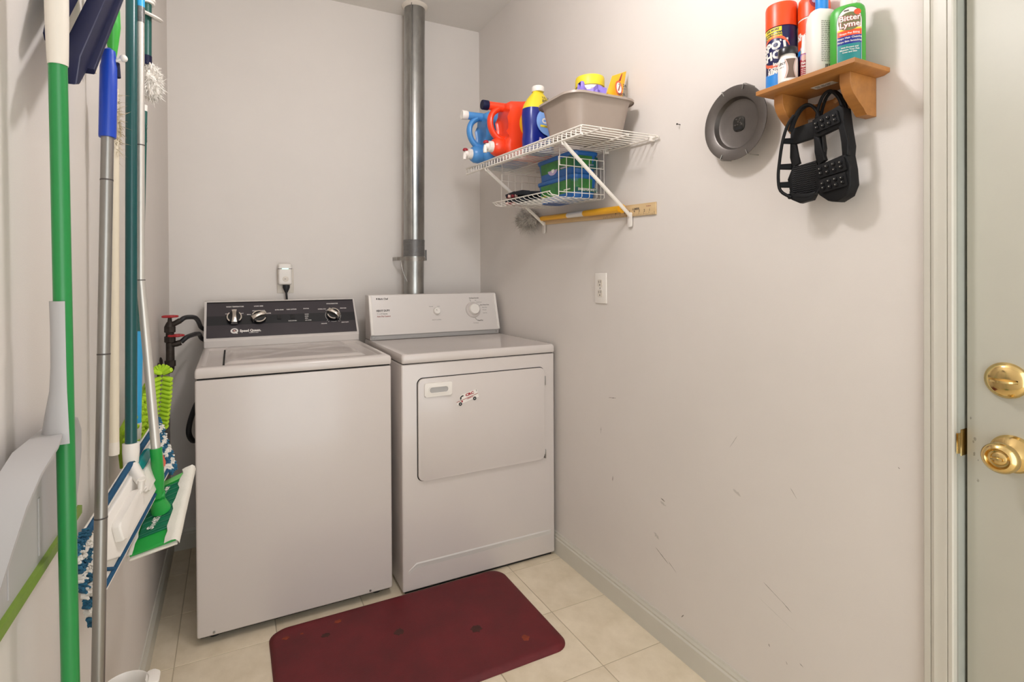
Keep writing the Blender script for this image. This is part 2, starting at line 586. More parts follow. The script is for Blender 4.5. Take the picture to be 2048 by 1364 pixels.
# grime on the door beside the knob
fd = flat_fn((XD, .5, .9), (0, -1, 0), (0, 0, 1))
rnd = random.Random(3)
for k in range(7):
    x, z = rnd.uniform(-.025, -.004), rnd.uniform(-.09, .05)
    r = rnd.uniform(.0010, .003)
    MB().prism([(x + r * cos(t) * rnd.uniform(.5, 1.1), z + 1.8 * r * sin(t) * rnd.uniform(.5, 1.1)) for t in [i * pi / 5 for i in range(10)]], fd, .0002, .0004).build('dirt_mark', 'smudge', door, smooth=False)

# ================================================================== CEILING LAMP (lights the room, above the frame)
LPX, LPY, LPZ = .50, 1.03, 2.22
lamp = thing('ceiling_lamp', 'round frosted globe lamp hanging from the ceiling before the washer', 'lamp', (LPX, LPY, LPZ - .08))
MB().lathe([(.001, ZC), (.065, ZC), (.067, ZC - .006), (.060, ZC - .024), (.001, ZC - .026)], 32, (LPX, LPY, 0)).build('base_plate', 'white_plastic', lamp)
MB().tube([(LPX, LPY, ZC - .02), (LPX, LPY, LPZ + .075)], .008, 12).build('stem', 'white_plastic', lamp)
MB().lathe([(.030, LPZ + .066), (.034, LPZ + .078), (.024, LPZ + .092), (.006, LPZ + .096)], 24, (LPX, LPY, 0)).build('fitter', 'white_plastic', lamp)
MB().lathe([(max(.001, .072 * sin(pi * i / 16)), LPZ - .072 * cos(pi * i / 16)) for i in range(17)], 32, (LPX, LPY, 0)).build('globe', 'glass_lamp', lamp)

# ================================================================== WASHER
WX0, WX1, WY = -.108, .543, 2.004
wa = thing('washing_machine', 'white top load washing machine with black control panel', 'washing machine', ((WX0 + WX1) / 2, 2.34, 0))
MB().box((WX0, WY, .030), (WX1, 2.665, .8775), .007, 3).build('cabinet', 'enamel', wa)
MB().box((WX0 + .006, WY + .006, .874), (WX1 - .006, 2.66, .884)).build('top_seal', 'black_gap', wa, smooth=False)
MB().box((WX0 + .01, WY + .012, .024), (WX1 - .01, 2.65, .034)).build('bottom_frame', 'black_gap', wa, smooth=False)
foot = None
for x in (WX0 + .05, WX1 - .05):
    for y in (WY + .06, 2.6):
        if foot is None:
            foot = MB().lathe([(.012, .0), (.018, .002), (.018, .012), (.010, .014), (.008, .03)], 14, (x, y, 0)).build('foot', 'black_rubber', wa)
        else:
            inst(foot, 'foot', (x, y, 0), wa)
scr = None
for x in (WX0 + .05, WX1 - .085):
    o = MB().lathe([(.004, 0), (.004, .002), (.001, .0025)], 12, (x, WY - .0002, .042), '-Y')
    o.build('screw', 'steel', wa)
# top deck: rim with sunk middle
DX0, DX1, DYa, DYb = -.086, .522, 2.047, 2.556
tp = MB()
def loop(x0, y0, x1, y1, r, z, n=5):
    return [(x, y, z) for x, y in rrect(x0, y0, x1, y1, r, n)]
tp.loft([loop(WX0 + .002, WY - .001, WX1 - .002, 2.66, .006, .8835), loop(WX0, WY - .003, WX1, 2.662, .006, .888), loop(WX0, WY - .003, WX1, 2.662, .006, .907),
         loop(WX0 + .003, WY, WX1 - .003, 2.659, .008, .9145), loop(WX0 + .010, WY + .007, WX1 - .010, 2.652, .012, .9172),
         loop(DX0 - .006, DYa - .006, DX1 + .006, DYb + .006, .02, .9172), loop(DX0, DYa, DX1, DYb, .02, .9150), loop(DX0 + .004, DYa + .004, DX1 - .004, DYb - .004, .02, .9085),
         loop(DX0 + .006, DYa + .006, DX1 - .006, DYb - .006, .02, .9075)])
deck = tp.build('top_deck', 'enamel', wa, angle=50)
# lid with moulded relief
LX0, LX1, LY0, LY1 = -.021, .463, 2.083, 2.545
P = []
NX, NY = 40, 30
for j in range(NY + 1):
    row = []
    for i in range(NX + 1):
        u, v = i / NX, j / NY
        d = min(u, 1 - u, v, 1 - v)
        z = .9215 - .0075 * max(0, 1 - d / .05) ** 2
        cx = abs(u - .5) * 2
        z -= .0042 * math.exp(-((v - .5 - .30 * cx) / .10) ** 2) * min(1, cx * 2) + .0042 * math.exp(-((v - .5 + .30 * cx) / .10) ** 2) * min(1, cx * 2)
        row.append((LX0 + (LX1 - LX0) * u, LY0 + (LY1 - LY0) * v, z))
    P.append(row)
lidm = MB().quadgrid(P)
lidm.box((LX0, LY0, .9078), (LX1, LY1, .9135))
lid = lidm.build('lid', 'enamel', wa, angle=60, recalc=False)
MB().box((LX0 - .0065, LY0 + .01, .9079), (LX0 - .0005, LY1 - .03, .9125)).build('lid_gap', 'black_gap', deck, smooth=False)
# control console
def console(name, x0, x1, prof, m, parent, bevel=.004):
    mb = MB()
    mb.prism(prof, lambda u, v, d: Vector((d, u, v)), x0, x1, bevel)
    return mb.build(name, m, parent)
cs = console('console', WX0 + .004, WX1 - .001, [(2.566, .918), (2.566, .945), (2.574, .953), (2.681, 1.1085), (2.70, 1.1105), (2.735, 1.1085), (2.735, .918)], 'enamel_light', wa)
p0, p1 = Vector((0, 2.575, .955)), Vector((0, 2.68, 1.107))
wfn = flat_fn(p0 + Vector((0, -.0012, .0008)), (1, 0, 0), p1 - p0)
fa = MB().prism([(WX0 + .0135, .002), (WX1 - .009, .002), (WX1 - .009, .180), (WX0 + .0135, .180)], wfn, 0, .0012).build('fascia', 'fascia', cs, smooth=False)
MB().prism([(WX0 + .0135, .0635), (WX1 - .009, .0635), (WX1 - .009, .1085), (WX0 + .0135, .1085)], wfn, .0012, .0016).build('strip', 'fascia_strip', cs, smooth=False)
MB().prism([(WX0 + .0135, .1755), (WX1 - .009, .1755), (WX1 - .009, .1805), (WX0 + .0135, .1805)], wfn, .0012, .0022).build('trim_edge', 'black_gap', cs, smooth=False)
wn = Vector((1, 0, 0)).cross((p1 - p0).normalized())
def wknob(x, z, ang, r=.028):
    f = lambda a, b, d=0: wfn(x + a, z + b, d)
    k = MB()
    for prof in ([(r, .0016), (r, .012), (r * .9, .020), (r * .5, .021)],):
        k.loft([[f(q * cos(t), q * sin(t), d) for t in [2 * pi * j / 28 for j in range(28)]] for q, d in prof])
    ko = k.build('knob', 'knob_black', cs)
    for a0, a1 in ((ang + .75, ang + pi - .75), (ang + pi + .75, ang + 2 * pi - .75)):
        rg = MB()
        n = 12
        ts = [a0 + (a1 - a0) * i / n for i in range(n + 1)]
        rg.loft([[f(q * cos(t), q * sin(t), d) for q, d in ((r * .83, .0195), (r * .98, .0195), (r * .98, .0215), (r * .83, .0215))] for t in ts])
        rg.build('chrome_ring', 'chrome', ko)
    gp = MB()
    L = r * 1.03
    secs = []
    for i in range(13):
        t = -1 + 2 * i / 12
        hw = r * (.30 + .16 * t * t)
        hh = .012 + .012 * sqrt(max(0, 1 - (t * .97) ** 2))
        ca, sa = cos(ang), sin(ang)
        def pt(a, b, d):
            return f(a * ca - b * sa, a * sa + b * ca, d)
        secs.append([pt(t * L, -hw, .010), pt(t * L, -hw * .75, .014 + hh), pt(t * L, 0, .0165 + hh), pt(t * L, hw * .75, .014 + hh), pt(t * L, hw, .010)])
    gp.loft(secs)
    gp.build('grip_bar', 'chrome', ko)
    return ko
wknob(.0125, .093, pi / 2, .0305)
wknob(.1115, .092, .42, .0305)
wknob(.433, .093, -.62, .0295)
# printed ring round the cycle knob
for a0, a1 in ((.9, 2.3), (2.6, 3.9), (-1.9, -1.2), (-.7, .6)):
    ts = [a0 + (a1 - a0) * i / 8 for i in range(9)]
    rg = MB().loft([[wfn(.433 + q * cos(t), .093 + q * sin(t), .0020) for q in (.0345, .0355)] for t in ts], cap=False, closed=False)
    rg.build('dial_print', 'fascia_text', cs, smooth=False)
for a in (.75, .95, 2.2, 2.4, 3.9, 4.1, -.75, -.95):
    c0, c1 = .0365, .043
    n = (-sin(a) * .0005, cos(a) * .0005)
    tk = MB().quadgrid([[wfn(.433 + q * cos(a) + s * n[0], .093 + q * sin(a) + s * n[1], .0020) for s in (-1, 1)] for q in (c0, c1)])
    tk.build('dial_tick', 'fascia_text', cs, smooth=False)
for x in (.196, .2527):
    b = MB().prism(rrect(x - .009, .083, x + .009, .105, .001, 2), wfn, .0012, .0045, 0)
    b.build('rocker_button', 'knob_black', cs, smooth=False)
T = lambda s, x, z, sz, m='fascia_text', al='CENTER', bd=.03, sx=1.0, sh=0.0: text(s, sz, m, cs, wfn, x, z, .0021, al, bd, 0, sx, shear=sh)
T('WASH TEMPERATURE', .016, .155, .0078, sx=.92)
T('LOAD SIZE', .1116, .155, .0078)
T('EXTRA RINSE', .198, .132, .0072, sx=.85)
T('FABRIC SOFTENER', .2505, .1325, .0072, sx=.72)
T('STATUS', .3144, .134, .0070)
T('CYCLE SELECTOR', .4347, .158, .0078, sx=.85)
T('NORMAL ECO', .385, .129, .0066, sx=.85)
T('PERM PRESS', .4834, .1306, .0066, sx=.85)
T('DELICATE', .388, .0495, .0066, sx=.85)
T('HEAVY DUTY', .4841, .0524, .0066, sx=.85)
T('HOT', .0430, .119, .0062)
T('COLD', -.0145, .119, .0062)
T('WARM', .0137, .133, .0058)
T('SMALL', .0716, .112, .006)
T('MEDIUM', .0944, .1306, .006, sx=.8)
T('LARGE', .1274, .1306, .006)
T('SUPER', .1539, .1155, .006)
T('RINSE AND SPIN', .2513, .0715, .006, sx=.8)
for i, s in enumerate(('WASH', 'RINSE', 'SPIN', 'LID LOCK')):
    T(s, .306, .1035 - i * .0107, .0062, al='LEFT')
T('Speed Queen.', .0335, .0305, .0165, al='LEFT', bd=.055, sx=.90)
T('COMMERCIAL GRADE', .088, .0195, .0045, sx=.85)
lg = MB()
lg.ring([(.0125 + .0145 * cos(t) * 1.05, .032 + .0130 * sin(t)) for t in [2 * pi * i / 24 for i in range(24)]], [(.0125 + .0085 * cos(t), .033 + .0072 * sin(t)) for t in [2 * pi * i / 24 for i in range(24)]], wfn, .0017, .0021)
lg.prism([(.013, .027), (.018, .0295), (.0265, .018), (.019, .0185)], wfn, .0017, .0022)
lg.build('emblem', 'fascia_text', cs, smooth=False)
MB().prism([(.0125 + .005 * cos(t), .0325 + .0045 * sin(t)) for t in [2 * pi * i / 12 for i in range(12)]], wfn, .0017, .0021).build('emblem_dot', 'rose', cs, smooth=False)

# ================================================================== DRYER
QX0, QX1, QY = .5754, 1.2555, 1.978
dr = thing('clothes_dryer', 'white front load clothes dryer with white control panel', 'dryer', ((QX0 + QX1) / 2, 2.3, 0))
bd_ = MB()
bd_.box((QX0, QY, .012), (QX1, 2.60, .8795), .006, 3)
cab = bd_.build('cabinet', 'enamel', dr)
MB().box((QX0 + .006, QY + .005, .876), (QX1 - .006, 2.59, .886)).build('top_seal', 'black_gap', dr, smooth=False)
MB().box((QX0 + .012, QY + .014, 0), (QX1 - .012, 2.58, .016)).build('base', 'black_gap', dr, smooth=False)
tp = MB()
tp.loft([loop(QX0 + .002, QY - .004, QX1 - .002, 2.60, .008, .8835), loop(QX0, QY - .007, QX1, 2.602, .010, .888), loop(QX0, QY - .007, QX1, 2.602, .010, .909),
         loop(QX0 + .004, QY - .003, QX1 - .004, 2.598, .012, .9172), loop(QX0 + .014, QY + .008, QX1 - .014, 2.588, .014, .9190), loop(QX0 + .022, QY + .016, QX1 - .022, 2.58, .014, .9175)])
tp.build('top_panel', 'enamel', dr, angle=50)
# door panel: black gap outline plus slab
fq = lambda u, v, d=0: Vector((u, QY - d, v))
dd = MB().prism(rrect(.6345, .4255, 1.2040, .8245, .024), fq, -.004, .0006).build('door_gap', 'black_gap', dr, smooth=False)
dslab = MB().prism(rrect(.6372, .4282, 1.2013, .8218, .0225), fq, 0, .0110, .003).build('door_panel', 'enamel', dr)
hd = MB()
hd.prism(rrect(.661, .7505, .774, .8035, .006), fq, .0105, .0165, .0025)
hdo = hd.build('handle', 'white_plastic', dslab)
hp = MB().prism(rrect(.680, .7645, .758, .7875, .011), fq, .0164, .0170)
hp.build('grip_recess', 'grey_plastic', hdo, smooth=False)
hr = MB().ring(rrect(.677, .7615, .761, .7905, .013), rrect(.681, .7655, .757, .7865, .0098), fq, .0160, .0185)
hr.build('grip_rim', 'white_plastic', hdo)
for z in (.765, .450):
    MB().box((1.2010, QY - .012, z - .019), (1.2065, QY + .002, z + .019), .001).build('hinge', 'steel', dslab)
# pressed line near the base
tl = MB()
secs = []
for i in range(21):
    x = .598 + (1.2365 - .598) * i / 20
    e = min(1, min(i, 20 - i) / 1.2 + .12)
    drop = .022 * max(0, 1 - i / 1.0) 
    secs.append([(x, QY + .0002, .1125 + .004 * e - drop), (x, QY - .0030 * e, .1115 - drop), (x, QY - .0012 * e, .102 - drop), (x, QY + .0002, .0935 - drop)])
tl.loft(secs)
tl.build('pressed_line', 'enamel_side', dr)
# console
dc = console('console', QX0 + .002, 1.243, [(2.476, .942), (2.530, 1.1265), (2.54, 1.1285), (2.592, 1.1285), (2.592, .919), (2.49, .919), (2.49, .940)], 'enamel_light', dr, .003)
MB().box((QX0 + .006, 2.4825, .9195), (1.236, 2.492, .945), .001).build('kick_strip', 'grey_plastic', dc)
for x in (QX0 + .018, 1.224):
    MB().lathe([(.0035, 0), (.0035, .0012), (.001, .0018)], 12, (x, 2.4824, .931), '-Y').build('screw', 'steel', dc)
q0, q1 = Vector((0, 2.475, .95)), Vector((0, 2.525, 1.12))
dn = Vector((1, 0, 0)).cross((q1 - q0).normalized())
dfn = flat_fn(Vector((0, 2.4776, .9483)), (1, 0, 0), Vector((0, 2.530 - 2.476, 1.1265 - .942)))
for x in (QX0 + .010, 1.2365):
    MB().prism([(x - .006, -.004), (x + .006, -.004), (x + .006, .182), (x - .006, .182)], dfn, -.001, .003, .001).build('end_cap', 'white_plastic', dc)
def round_knob(x, z, r, h, m, parent, skirt=None):
    f = lambda a, b, d=0: dfn(x + a, z + b, d)
    k = MB()
    k.loft([[f(q * cos(t), q * sin(t), d) for t in [2 * pi * j / 26 for j in range(26)]] for q, d in ((r, 0), (r, h * .85), (r * .9, h), (r * .3, h))])
    return k.build('knob', m, parent)
sk = MB()
sk.loft([[dfn(1.1045 + q * cos(t), .099 + q * sin(t), d) for t in [2 * pi * j / 36 for j in range(36)]] for q, d in ((.040, 0), (.040, .005), (.037, .008), (.030, .006))])
sko = sk.build('timer_dial', 'enamel', dc)
round_knob(1.1055, .0995, .027, .026, 'white_plastic', sko)
k2 = round_knob(.907, .098, .0165, .017, 'white_plastic', dc)
MB().prism([(.9015, .103), (.903, .1045), (.9065, .099), (.905, .098)], dfn, .0168, .0176).build('pointer', 'ink', k2, smooth=False)
D_ = lambda s, x, z, sz, m='ink', al='CENTER', bd=.02, sx=1.0: text(s, sz, m, dc, dfn, x, z, .0006, al, bd, 0, sx)
D_('Magic Chef', .622, .167, .0125, al='LEFT', bd=.03, sx=.85)
D_('HEAVY DUTY', .610, .1095, .0125, al='LEFT', bd=.04, sx=.85)
D_('7.1 cu ft Capacity', .612, .0950, .0085, 'ink_grey', 'LEFT', sx=.85)
D_('Auto Dry Control', .612, .0825, .0095, 'ink_red', 'LEFT', .03, sx=.9)
D_('Normal', .882, .123, .0062, 'ink_grey')
D_('Loud', .920, .123, .0062, 'ink_grey')
D_('END OF CYCLE SIGNAL', .905, .0553, .0060, 'ink_grey', sx=.75)
D_('Time Damp & Dewrinkle', 1.090, .1605, .0085, 'ink', 'LEFT', sx=.62)
D_('Auto Perma Press', 1.148, .1235, .0085, 'ink', 'LEFT', sx=.80)
D_('More Dry', 1.158, .110, .0066, 'ink_grey', 'LEFT')
D_('Normal', 1.158, .097, .0066, 'ink_grey', 'LEFT')
D_('Less Dry', 1.158, .081, .0066, 'ink_grey', 'LEFT')
D_('Off', 1.120, .148, .006, 'ink_grey', 'LEFT')
D_('Cool Down', 1.128, .138, .0062, 'ink_grey', 'LEFT')
D_('Timed Dry', 1.122, .043, .0085, 'ink', 'LEFT', .03, sx=.85)
D_('Cool Down', 1.098, .031, .0060, 'ink_grey', 'LEFT')
for (xa, za), (xb, zb) in (((1.0935, .1545), (1.097, .143)), ((1.1395, .1145), (1.1475, .122)), ((1.1115, .0565), (1.1195, .0455))):
    d = Vector((xb - xa, zb - za)).normalized() * .0007
    MB().prism([(xa - d.y, za + d.x), (xb - d.y, zb + d.x), (xb + d.y, zb - d.x), (xa + d.y, za - d.x)], dfn, .0002, .0006).build('pointer_line', 'ink', dc, smooth=False)
MB().prism([(.6165 + .003 * cos(t), .168 + .0045 * sin(t)) for t in [2 * pi * i / 10 for i in range(10)]], dfn, .0002, .0006).build('emblem', 'ink', dc, smooth=False)

# ---- van magnet on the dryer door
vf0 = flat_fn((.8390, QY - .0113, .7320), (cos(.255), 0, sin(.255)), (-sin(.255), 0, cos(.255)))
vf = lambda x, z, d=0: vf0(x, z, d)
van = MB().prism([(-.049, -.016), (-.045, -.004), (-.036, -.003), (-.029, .012), (-.022, .018), (.046, .018), (.049, .012), (.049, -.016)], vf, 0, .0008).build('van_magnet', 'white_plastic', smooth=False)
tag(van, 'small red and white van magnet stuck on the dryer door', 'magnet')
MB().prism([(-.048, -.0055), (.049, -.0015), (.049, .0008), (-.047, -.003)], vf, .0008, .0010).build('stripe', 'ink_red', van, smooth=False)
MB().prism([(-.029, .009), (-.022, .0145), (-.013, .0145), (-.013, .0095), (-.022, .0095), (-.025, .001), (-.031, .000)], vf, .0008, .0011).build('window_print', 'knob_black', van, smooth=False)
for x in (-.034, .030):
    whl = MB().prism([(x + .0072 * cos(t), -.0155 + .0072 * sin(t)) for t in [2 * pi * i / 16 for i in range(16)]], vf, .0008, .0013).build('wheel', 'knob_black', van, smooth=False)
    MB().prism([(x + .0028 * cos(t), -.0155 + .0028 * sin(t)) for t in [2 * pi * i / 10 for i in range(10)]], vf, .0013, .0015).build('hub', 'grey_plastic', whl, smooth=False)
text('CRC', .0135, 'maroon', van, vf, .014, .0095, .0013, bold=.06, sx=1.35)
text('CARE SERVICE', .0042, 'maroon', van, vf, .012, -.0055, .0013, bold=.05)
MB().prism([(.0445, .009), (.0460, .009), (.0452, .017), (.0437, .017)], vf, .0008, .0012).build('tail_print', 'ink', van, smooth=False)
MB().prism([(-.0245 + .0036 * cos(t), -.0085 + .0036 * sin(t)) for t in [2 * pi * i / 10 for i in range(10)]], vf, .0008, .0012).build('badge_print', 'maroon', van, smooth=False)
MB().prism([(-.008, -.0085), (.014, -.0075), (.014, -.0070), (-.008, -.0080)], vf, .0008, .0012).build('line_print', 'ink_grey', van, smooth=False)

# ================================================================== VENT PIPE
vp = thing('vent_pipe', 'galvanized metal vent pipe rising from dryer to ceiling', 'pipe', (.842, 2.655, 1.02))
PX = lambda z: .8405 + .013 * (z - 1.13) / 1.45
def pipe_seg(z0, z1, r, name, m, parent, n=32, rim=0.0):
    mb = MB()
    rings = []
    for z, rr in ((z0, r), (z0 + .006, r + rim), (z1 - .006, r + rim), (z1, r)) if rim else ((z0, r), (z1, r)):
        rings.append([(PX(z) + rr * cos(2 * pi * j / n), 2.655 + rr * sin(2 * pi * j / n), z) for j in range(n)])
    mb.loft(rings)
    return mb.build(name, m, parent)
up = pipe_seg(1.36, ZC - .0005, .0525, 'upper_pipe', 'galv', vp)
MB().box((PX(2) - .028, 2.655 - .0540, 1.40), (PX(2) - .0255, 2.655 - .045, ZC - .01)).build('seam', 'galv', up)
lo_ = pipe_seg(.95, 1.362, .0505, 'lower_pipe', 'galv', vp)
MB().box((PX(1.2) - .0015, 2.655 - .0520, 1.0), (PX(1.2) + .0015, 2.655 - .045, 1.30)).build('seam', 'galv', lo_)
tpw = MB()
rings = []
rnd = random.Random(5)
for i in range(12):
    z = 1.318 + i * (1.402 - 1.318) / 11
    rings.append([(PX(z) + (.0535 + .0012 * rnd.random()) * cos(2 * pi * j / 40), 2.655 + (.0535 + .0012 * rnd.random()) * sin(2 * pi * j / 40), z) for j in range(40)])
tpw.loft(rings)
tpw.build('tape_wrap', 'tape', vp)
st = MB()
arc = [(PX(1.3) + .0575 * cos(a), 2.655 + .0575 * sin(a)) for a in [pi + pi * i / 16 for i in range(17)]]
arc = [(PX(1.3) - .078, 2.69), (PX(1.3) - .062, 2.67)] + arc + [(PX(1.3) + .062, 2.67), (PX(1.3) + .079, 2.69), (PX(1.3) + .079, YB)]
arc = [(PX(1.3) - .078, YB)] + arc
for i in range(len(arc) - 1):
    pass
st.loft([[(x, y, 1.292 + .012 * abs(k / len(arc) - .45)), (x, y, 1.311 + .012 * abs(k / len(arc) - .45)), (x + .0012, y + .0012, 1.311 + .012 * abs(k / len(arc) - .45)), (x + .0012, y + .0012, 1.292 + .012 * abs(k / len(arc) - .45))] for k, (x, y) in enumerate(arc)])
st.build('strap', 'strap_metal', vp)
MB().box((PX(1.33) + .058, 2.648, 1.298), (PX(1.33) + .066, 2.656, 1.352), .001).build('strap_tab', 'tape', vp)
MB().tube([(PX(1.3) - .074, 2.645, 1.318), (PX(1.3) - .077, 2.625, 1.29), (PX(1.3) - .072, 2.61, 1.24), (PX(1.3) - .052, 2.605, 1.19)], .0011, 6, sub=4).build('strap_wire', 'steel', vp)
MB().lathe([(.0530, 0), (.066, 0), (.066, -.004), (.0575, -.013), (.0530, -.016)], 32, (PX(ZC), 2.655, ZC)).build('ceiling_collar', 'cream_plastic', vp)

# ================================================================== PLUG ON BACK WALL
op = thing('wall_outlet', 'white outlet plate half hidden behind the plugged in sensor', 'outlet', (.236, YB, 1.14))
MB().box((.1985, YB - .005, 1.1385), (.2735, YB - .0002, 1.258), .002).build('plate', 'cream_plastic', op)
sm = thing('smart_plug', 'white smart plug with green light in the back wall outlet', 'plug', (.232, YB, 1.18))
sb = MB().box((.2015, YB - .046, 1.179), (.2625, YB - .0052, 1.2805), .009, 4).build('body', 'white_plastic', sm)
MB().box((.2005, YB - .0466, 1.2545), (.2635, YB - .010, 1.2565), .0003, 1).build('groove', 'ink', sb)
MB().box((.217, YB - .0468, 1.2535), (.2470, YB - .044, 1.2575), .0005, 1).build('light_strip', 'led', sb)
MB().lathe([(.0135, 0), (.0135, .0012), (.012, .0018), (.001, .0018)], 22, (.2335, YB - .046, 1.2065), '-Y').build('button', 'cream_plastic', sm)
dashes(sm, flat_fn((.2335, YB - .0479, 1.2065), (1, 0, 0), (0, 0, 1)), -.006, 0, .012, .003, 'ink_grey', 1)
pc = thing('power_cord', 'black power cord hanging from the white smart plug', 'cord', (.237, YB - .03, 1.0))
MB().lathe([(.016, 1.1785), (.016, 1.165), (.010, 1.150), (.0055, 1.140)], 16, (.2375, YB - .026, 0), b=.9).build('plug_head', 'black_rubber', pc)
MB().tube([(.2375, YB - .026, 1.145), (.239, YB - .026, 1.12), (.2415, YB - .028, 1.08), (.244, YB - .03, 1.0), (.244, YB - .03, .9)], .0048, 10, sub=4).build('cord', 'black_rubber', pc)

# ================================================================== DUPLEX OUTLET, RIGHT WALL
ot = thing('duplex_outlet', 'white double outlet plate on the right wall above the dryer', 'outlet', (XR, 1.662, 1.107))
MB().box((XR - .0055, 1.6275, 1.1075), (XR - .0002, 1.6975, 1.224), .0022, 3).build('plate', 'white_plastic', ot)
for zc in (1.1465, 1.1855):
    rc = MB().prism(rrect(-.0145, -.0135, .0145, .0135, .006), flat_fn((XR - .0050, 1.6645, zc), (0, -1, 0), (0, 0, 1)), 0, .0022).build('receptacle', 'cream_plastic', ot, smooth=False)
    ff = flat_fn((XR - .0073, 1.6645, zc), (0, -1, 0), (0, 0, 1))
    for x, h in ((-.0055, .004), (.0055, .0048)):
        MB().prism([(x - .0012, .0005), (x + .0012, .0005), (x + .0012, .0005 + 2 * h), (x - .0012, .0005 + 2 * h)], ff, 0, .0003).build('slot', 'ink', rc, smooth=False)
    MB().prism([(.0023 * cos(t), -.007 + .0026 * sin(t)) for t in [2 * pi * i / 10 for i in range(10)]], ff, 0, .0003).build('ground_hole', 'knob_black', rc, smooth=False)
MB().lathe([(.003, 0), (.003, .001), (.001, .0016)], 10, (XR - .0053, 1.6645, 1.166), '-X').build('screw', 'steel', ot)

# ================================================================== RED MAT
mt = MB()
def mloop(ins, z):
    return [(x, y, z) for x, y in rrect(.105 + ins, 1.457 + ins, .986 - ins, 1.977 - ins, .052, 8)]
mt.loft([mloop(0, .0005), mloop(0, .004), mloop(.010, .0135), mloop(.018, .0155), mloop(.03, .016)])
mo = tag(mt.build('floor_mat', 'mat_red', angle=60), 'dark red anti fatigue mat on the tile floor', 'mat')
def stain(x, y, r, m, seed, sx=1.3):
    rn = random.Random(seed)
    MB().prism([(x + sx * r * cos(t) * rn.uniform(.55, 1.05), y + r * sin(t) * rn.uniform(.55, 1.05)) for t in [i * pi / 8 for i in range(16)]], lambda u, v, d: Vector((u, v, d)), .0160, .0164).build('stain', m, mo, smooth=False)
for a in ((.325, 1.915, .012, 'rust', 1), (.155, 1.905, .010, 'rust', 2), (.205, 1.905, .005, 'rust', 3), (.50, 1.765, .021, 'rust_dark', 4, 1.0),
          (.735, 1.66, .023, 'rust_dark', 5, 1.0), (.865, 1.545, .017, 'rust', 6, .9), (.275, 1.86, .014, 'rust_dark', 7)):
    stain(*a)

# ================================================================== WIRE SHELF
SY0, SY1, SXF = 1.345, 2.232, .957
sz = lambda y: 1.674 + .033 * (y - SY0)
ws = thing('wire_shelf', 'white coated wire shelf holding detergent on the right wall', 'shelf', (XR, (SY0 + SY1) / 2, 1.40))
wire = MB()
yy = SY0 + .004
pth = [(XR - .006, yy, sz(yy) - .001), (XR - .02, yy, sz(yy)), (SXF + .004, yy, sz(yy)), (SXF, yy, sz(yy) - .004), (SXF - .001, yy, sz(yy) - .028)]
w0 = wire.tube(pth, .0019, 6).build('wire', 'white_wire', ws)
NW = 35
for i in range(1, NW):
    y = yy + i * (SY1 - SY0 - .008) / (NW - 1)
    c = Vector(WL[w0.name])
    inst(w0, 'wire', (c.x, c.y + y - yy, c.z + sz(y) - sz(yy)), ws)
def rail(x, dz, r, y0=SY0, y1=SY1):
    return MB().tube([(x, y0, sz(y0) + dz), (x, y1, sz(y1) + dz)], r, 10).build('rail', 'white_wire', ws)
rail(SXF - .001, -.0035, .0034)
rail(SXF - .001, -.029, .0036, SY0 - .004)
rail(1.030, -.0045, .0028)
rail(1.155, -.0045, .0028, SY0 + .02)
rail(XR - .012, -.0045, .0033, SY0 - .004)
for y in (1.375, 1.62, 1.87, 2.12):
    MB().box((XR - .020, y - .007, sz(y) - .014), (XR - .0002, y + .007, sz(y) + .006), .002).build('wall_clip', 'white_plastic', ws)
for yt, yb in ((1.452, 1.490), (2.032, 2.072)):
    zt, zb = sz(yt) - .034, 1.425 + .035 * (yb - 1.49)
    b = MB()
    a, e = Vector((SXF + .004, yt, zt)), Vector((XR - .004, yb, zb))
    b.tube([a, e], .0075, 8, flat=(.62, 1.0))
    br = b.build('brace', 'white_wire', ws)
    f = MB()
    f.prism(rrect(-.011, -.040, .011, .012, .006), flat_fn((XR - .0045, yb, zb), (0, -1, 0), (0, 0, 1)), 0, .0042, .001)
    f.build('foot_plate', 'white_plastic', br)
    MB().lathe([(.0035, 0), (.0035, .001), (.001, .0018)], 10, (XR - .0047, yb, zb - .016), '-X').build('screw', 'steel', br)
    MB().tube([(SXF - .002, yt, zt + .006), (SXF + .001, yt, zt - .006), (SXF + .010, yt, zt - .006)], .0035, 8).build('hook', 'white_wire', br)

# ---- hanging basket under the shelf
bk = thing('wire_basket', 'white wire basket hanging under the wire shelf', 'basket', (1.14, 1.84, 1.49))
BX0, BX1, BY0, BY1, BZ0, BZ1 = 1.047, 1.247, 1.612, 2.062, 1.499, 1.640
wz = lambda y: .033 * (y - BY0)
def bw(pts, r=.0014, name='wire'):
    return MB().tube([(x, y, z + wz(y)) for x, y, z in pts], r, 6).build(name, 'white_wire', bk)
for i in range(7):
    x = BX0 + (BX1 - BX0) * i / 6
    bw([(x, BY0, BZ1), (x, BY0, BZ0 + .004), (x, BY0 + .006, BZ0), (x, BY1 - .006, BZ0), (x, BY1, BZ0 + .004), (x, BY1, BZ1)])
for i in range(13):
    y = BY0 + .02 + (BY1 - BY0 - .04) * i / 12
    bw([(BX1, y, BZ1 - .02), (BX1, y, BZ0 + .003), (BX1 - .004, y, BZ0), (BX0 - .006, y, BZ0), (BX0 - .030, y, BZ0 + .006), (BX0 - .040, y, BZ0 + .014)], .0012)
bw([(BX0 - .040, BY0 - .004, BZ0 + .014), (BX0 - .040, BY1 + .004, BZ0 + .014)], .0022, 'lip_rail')
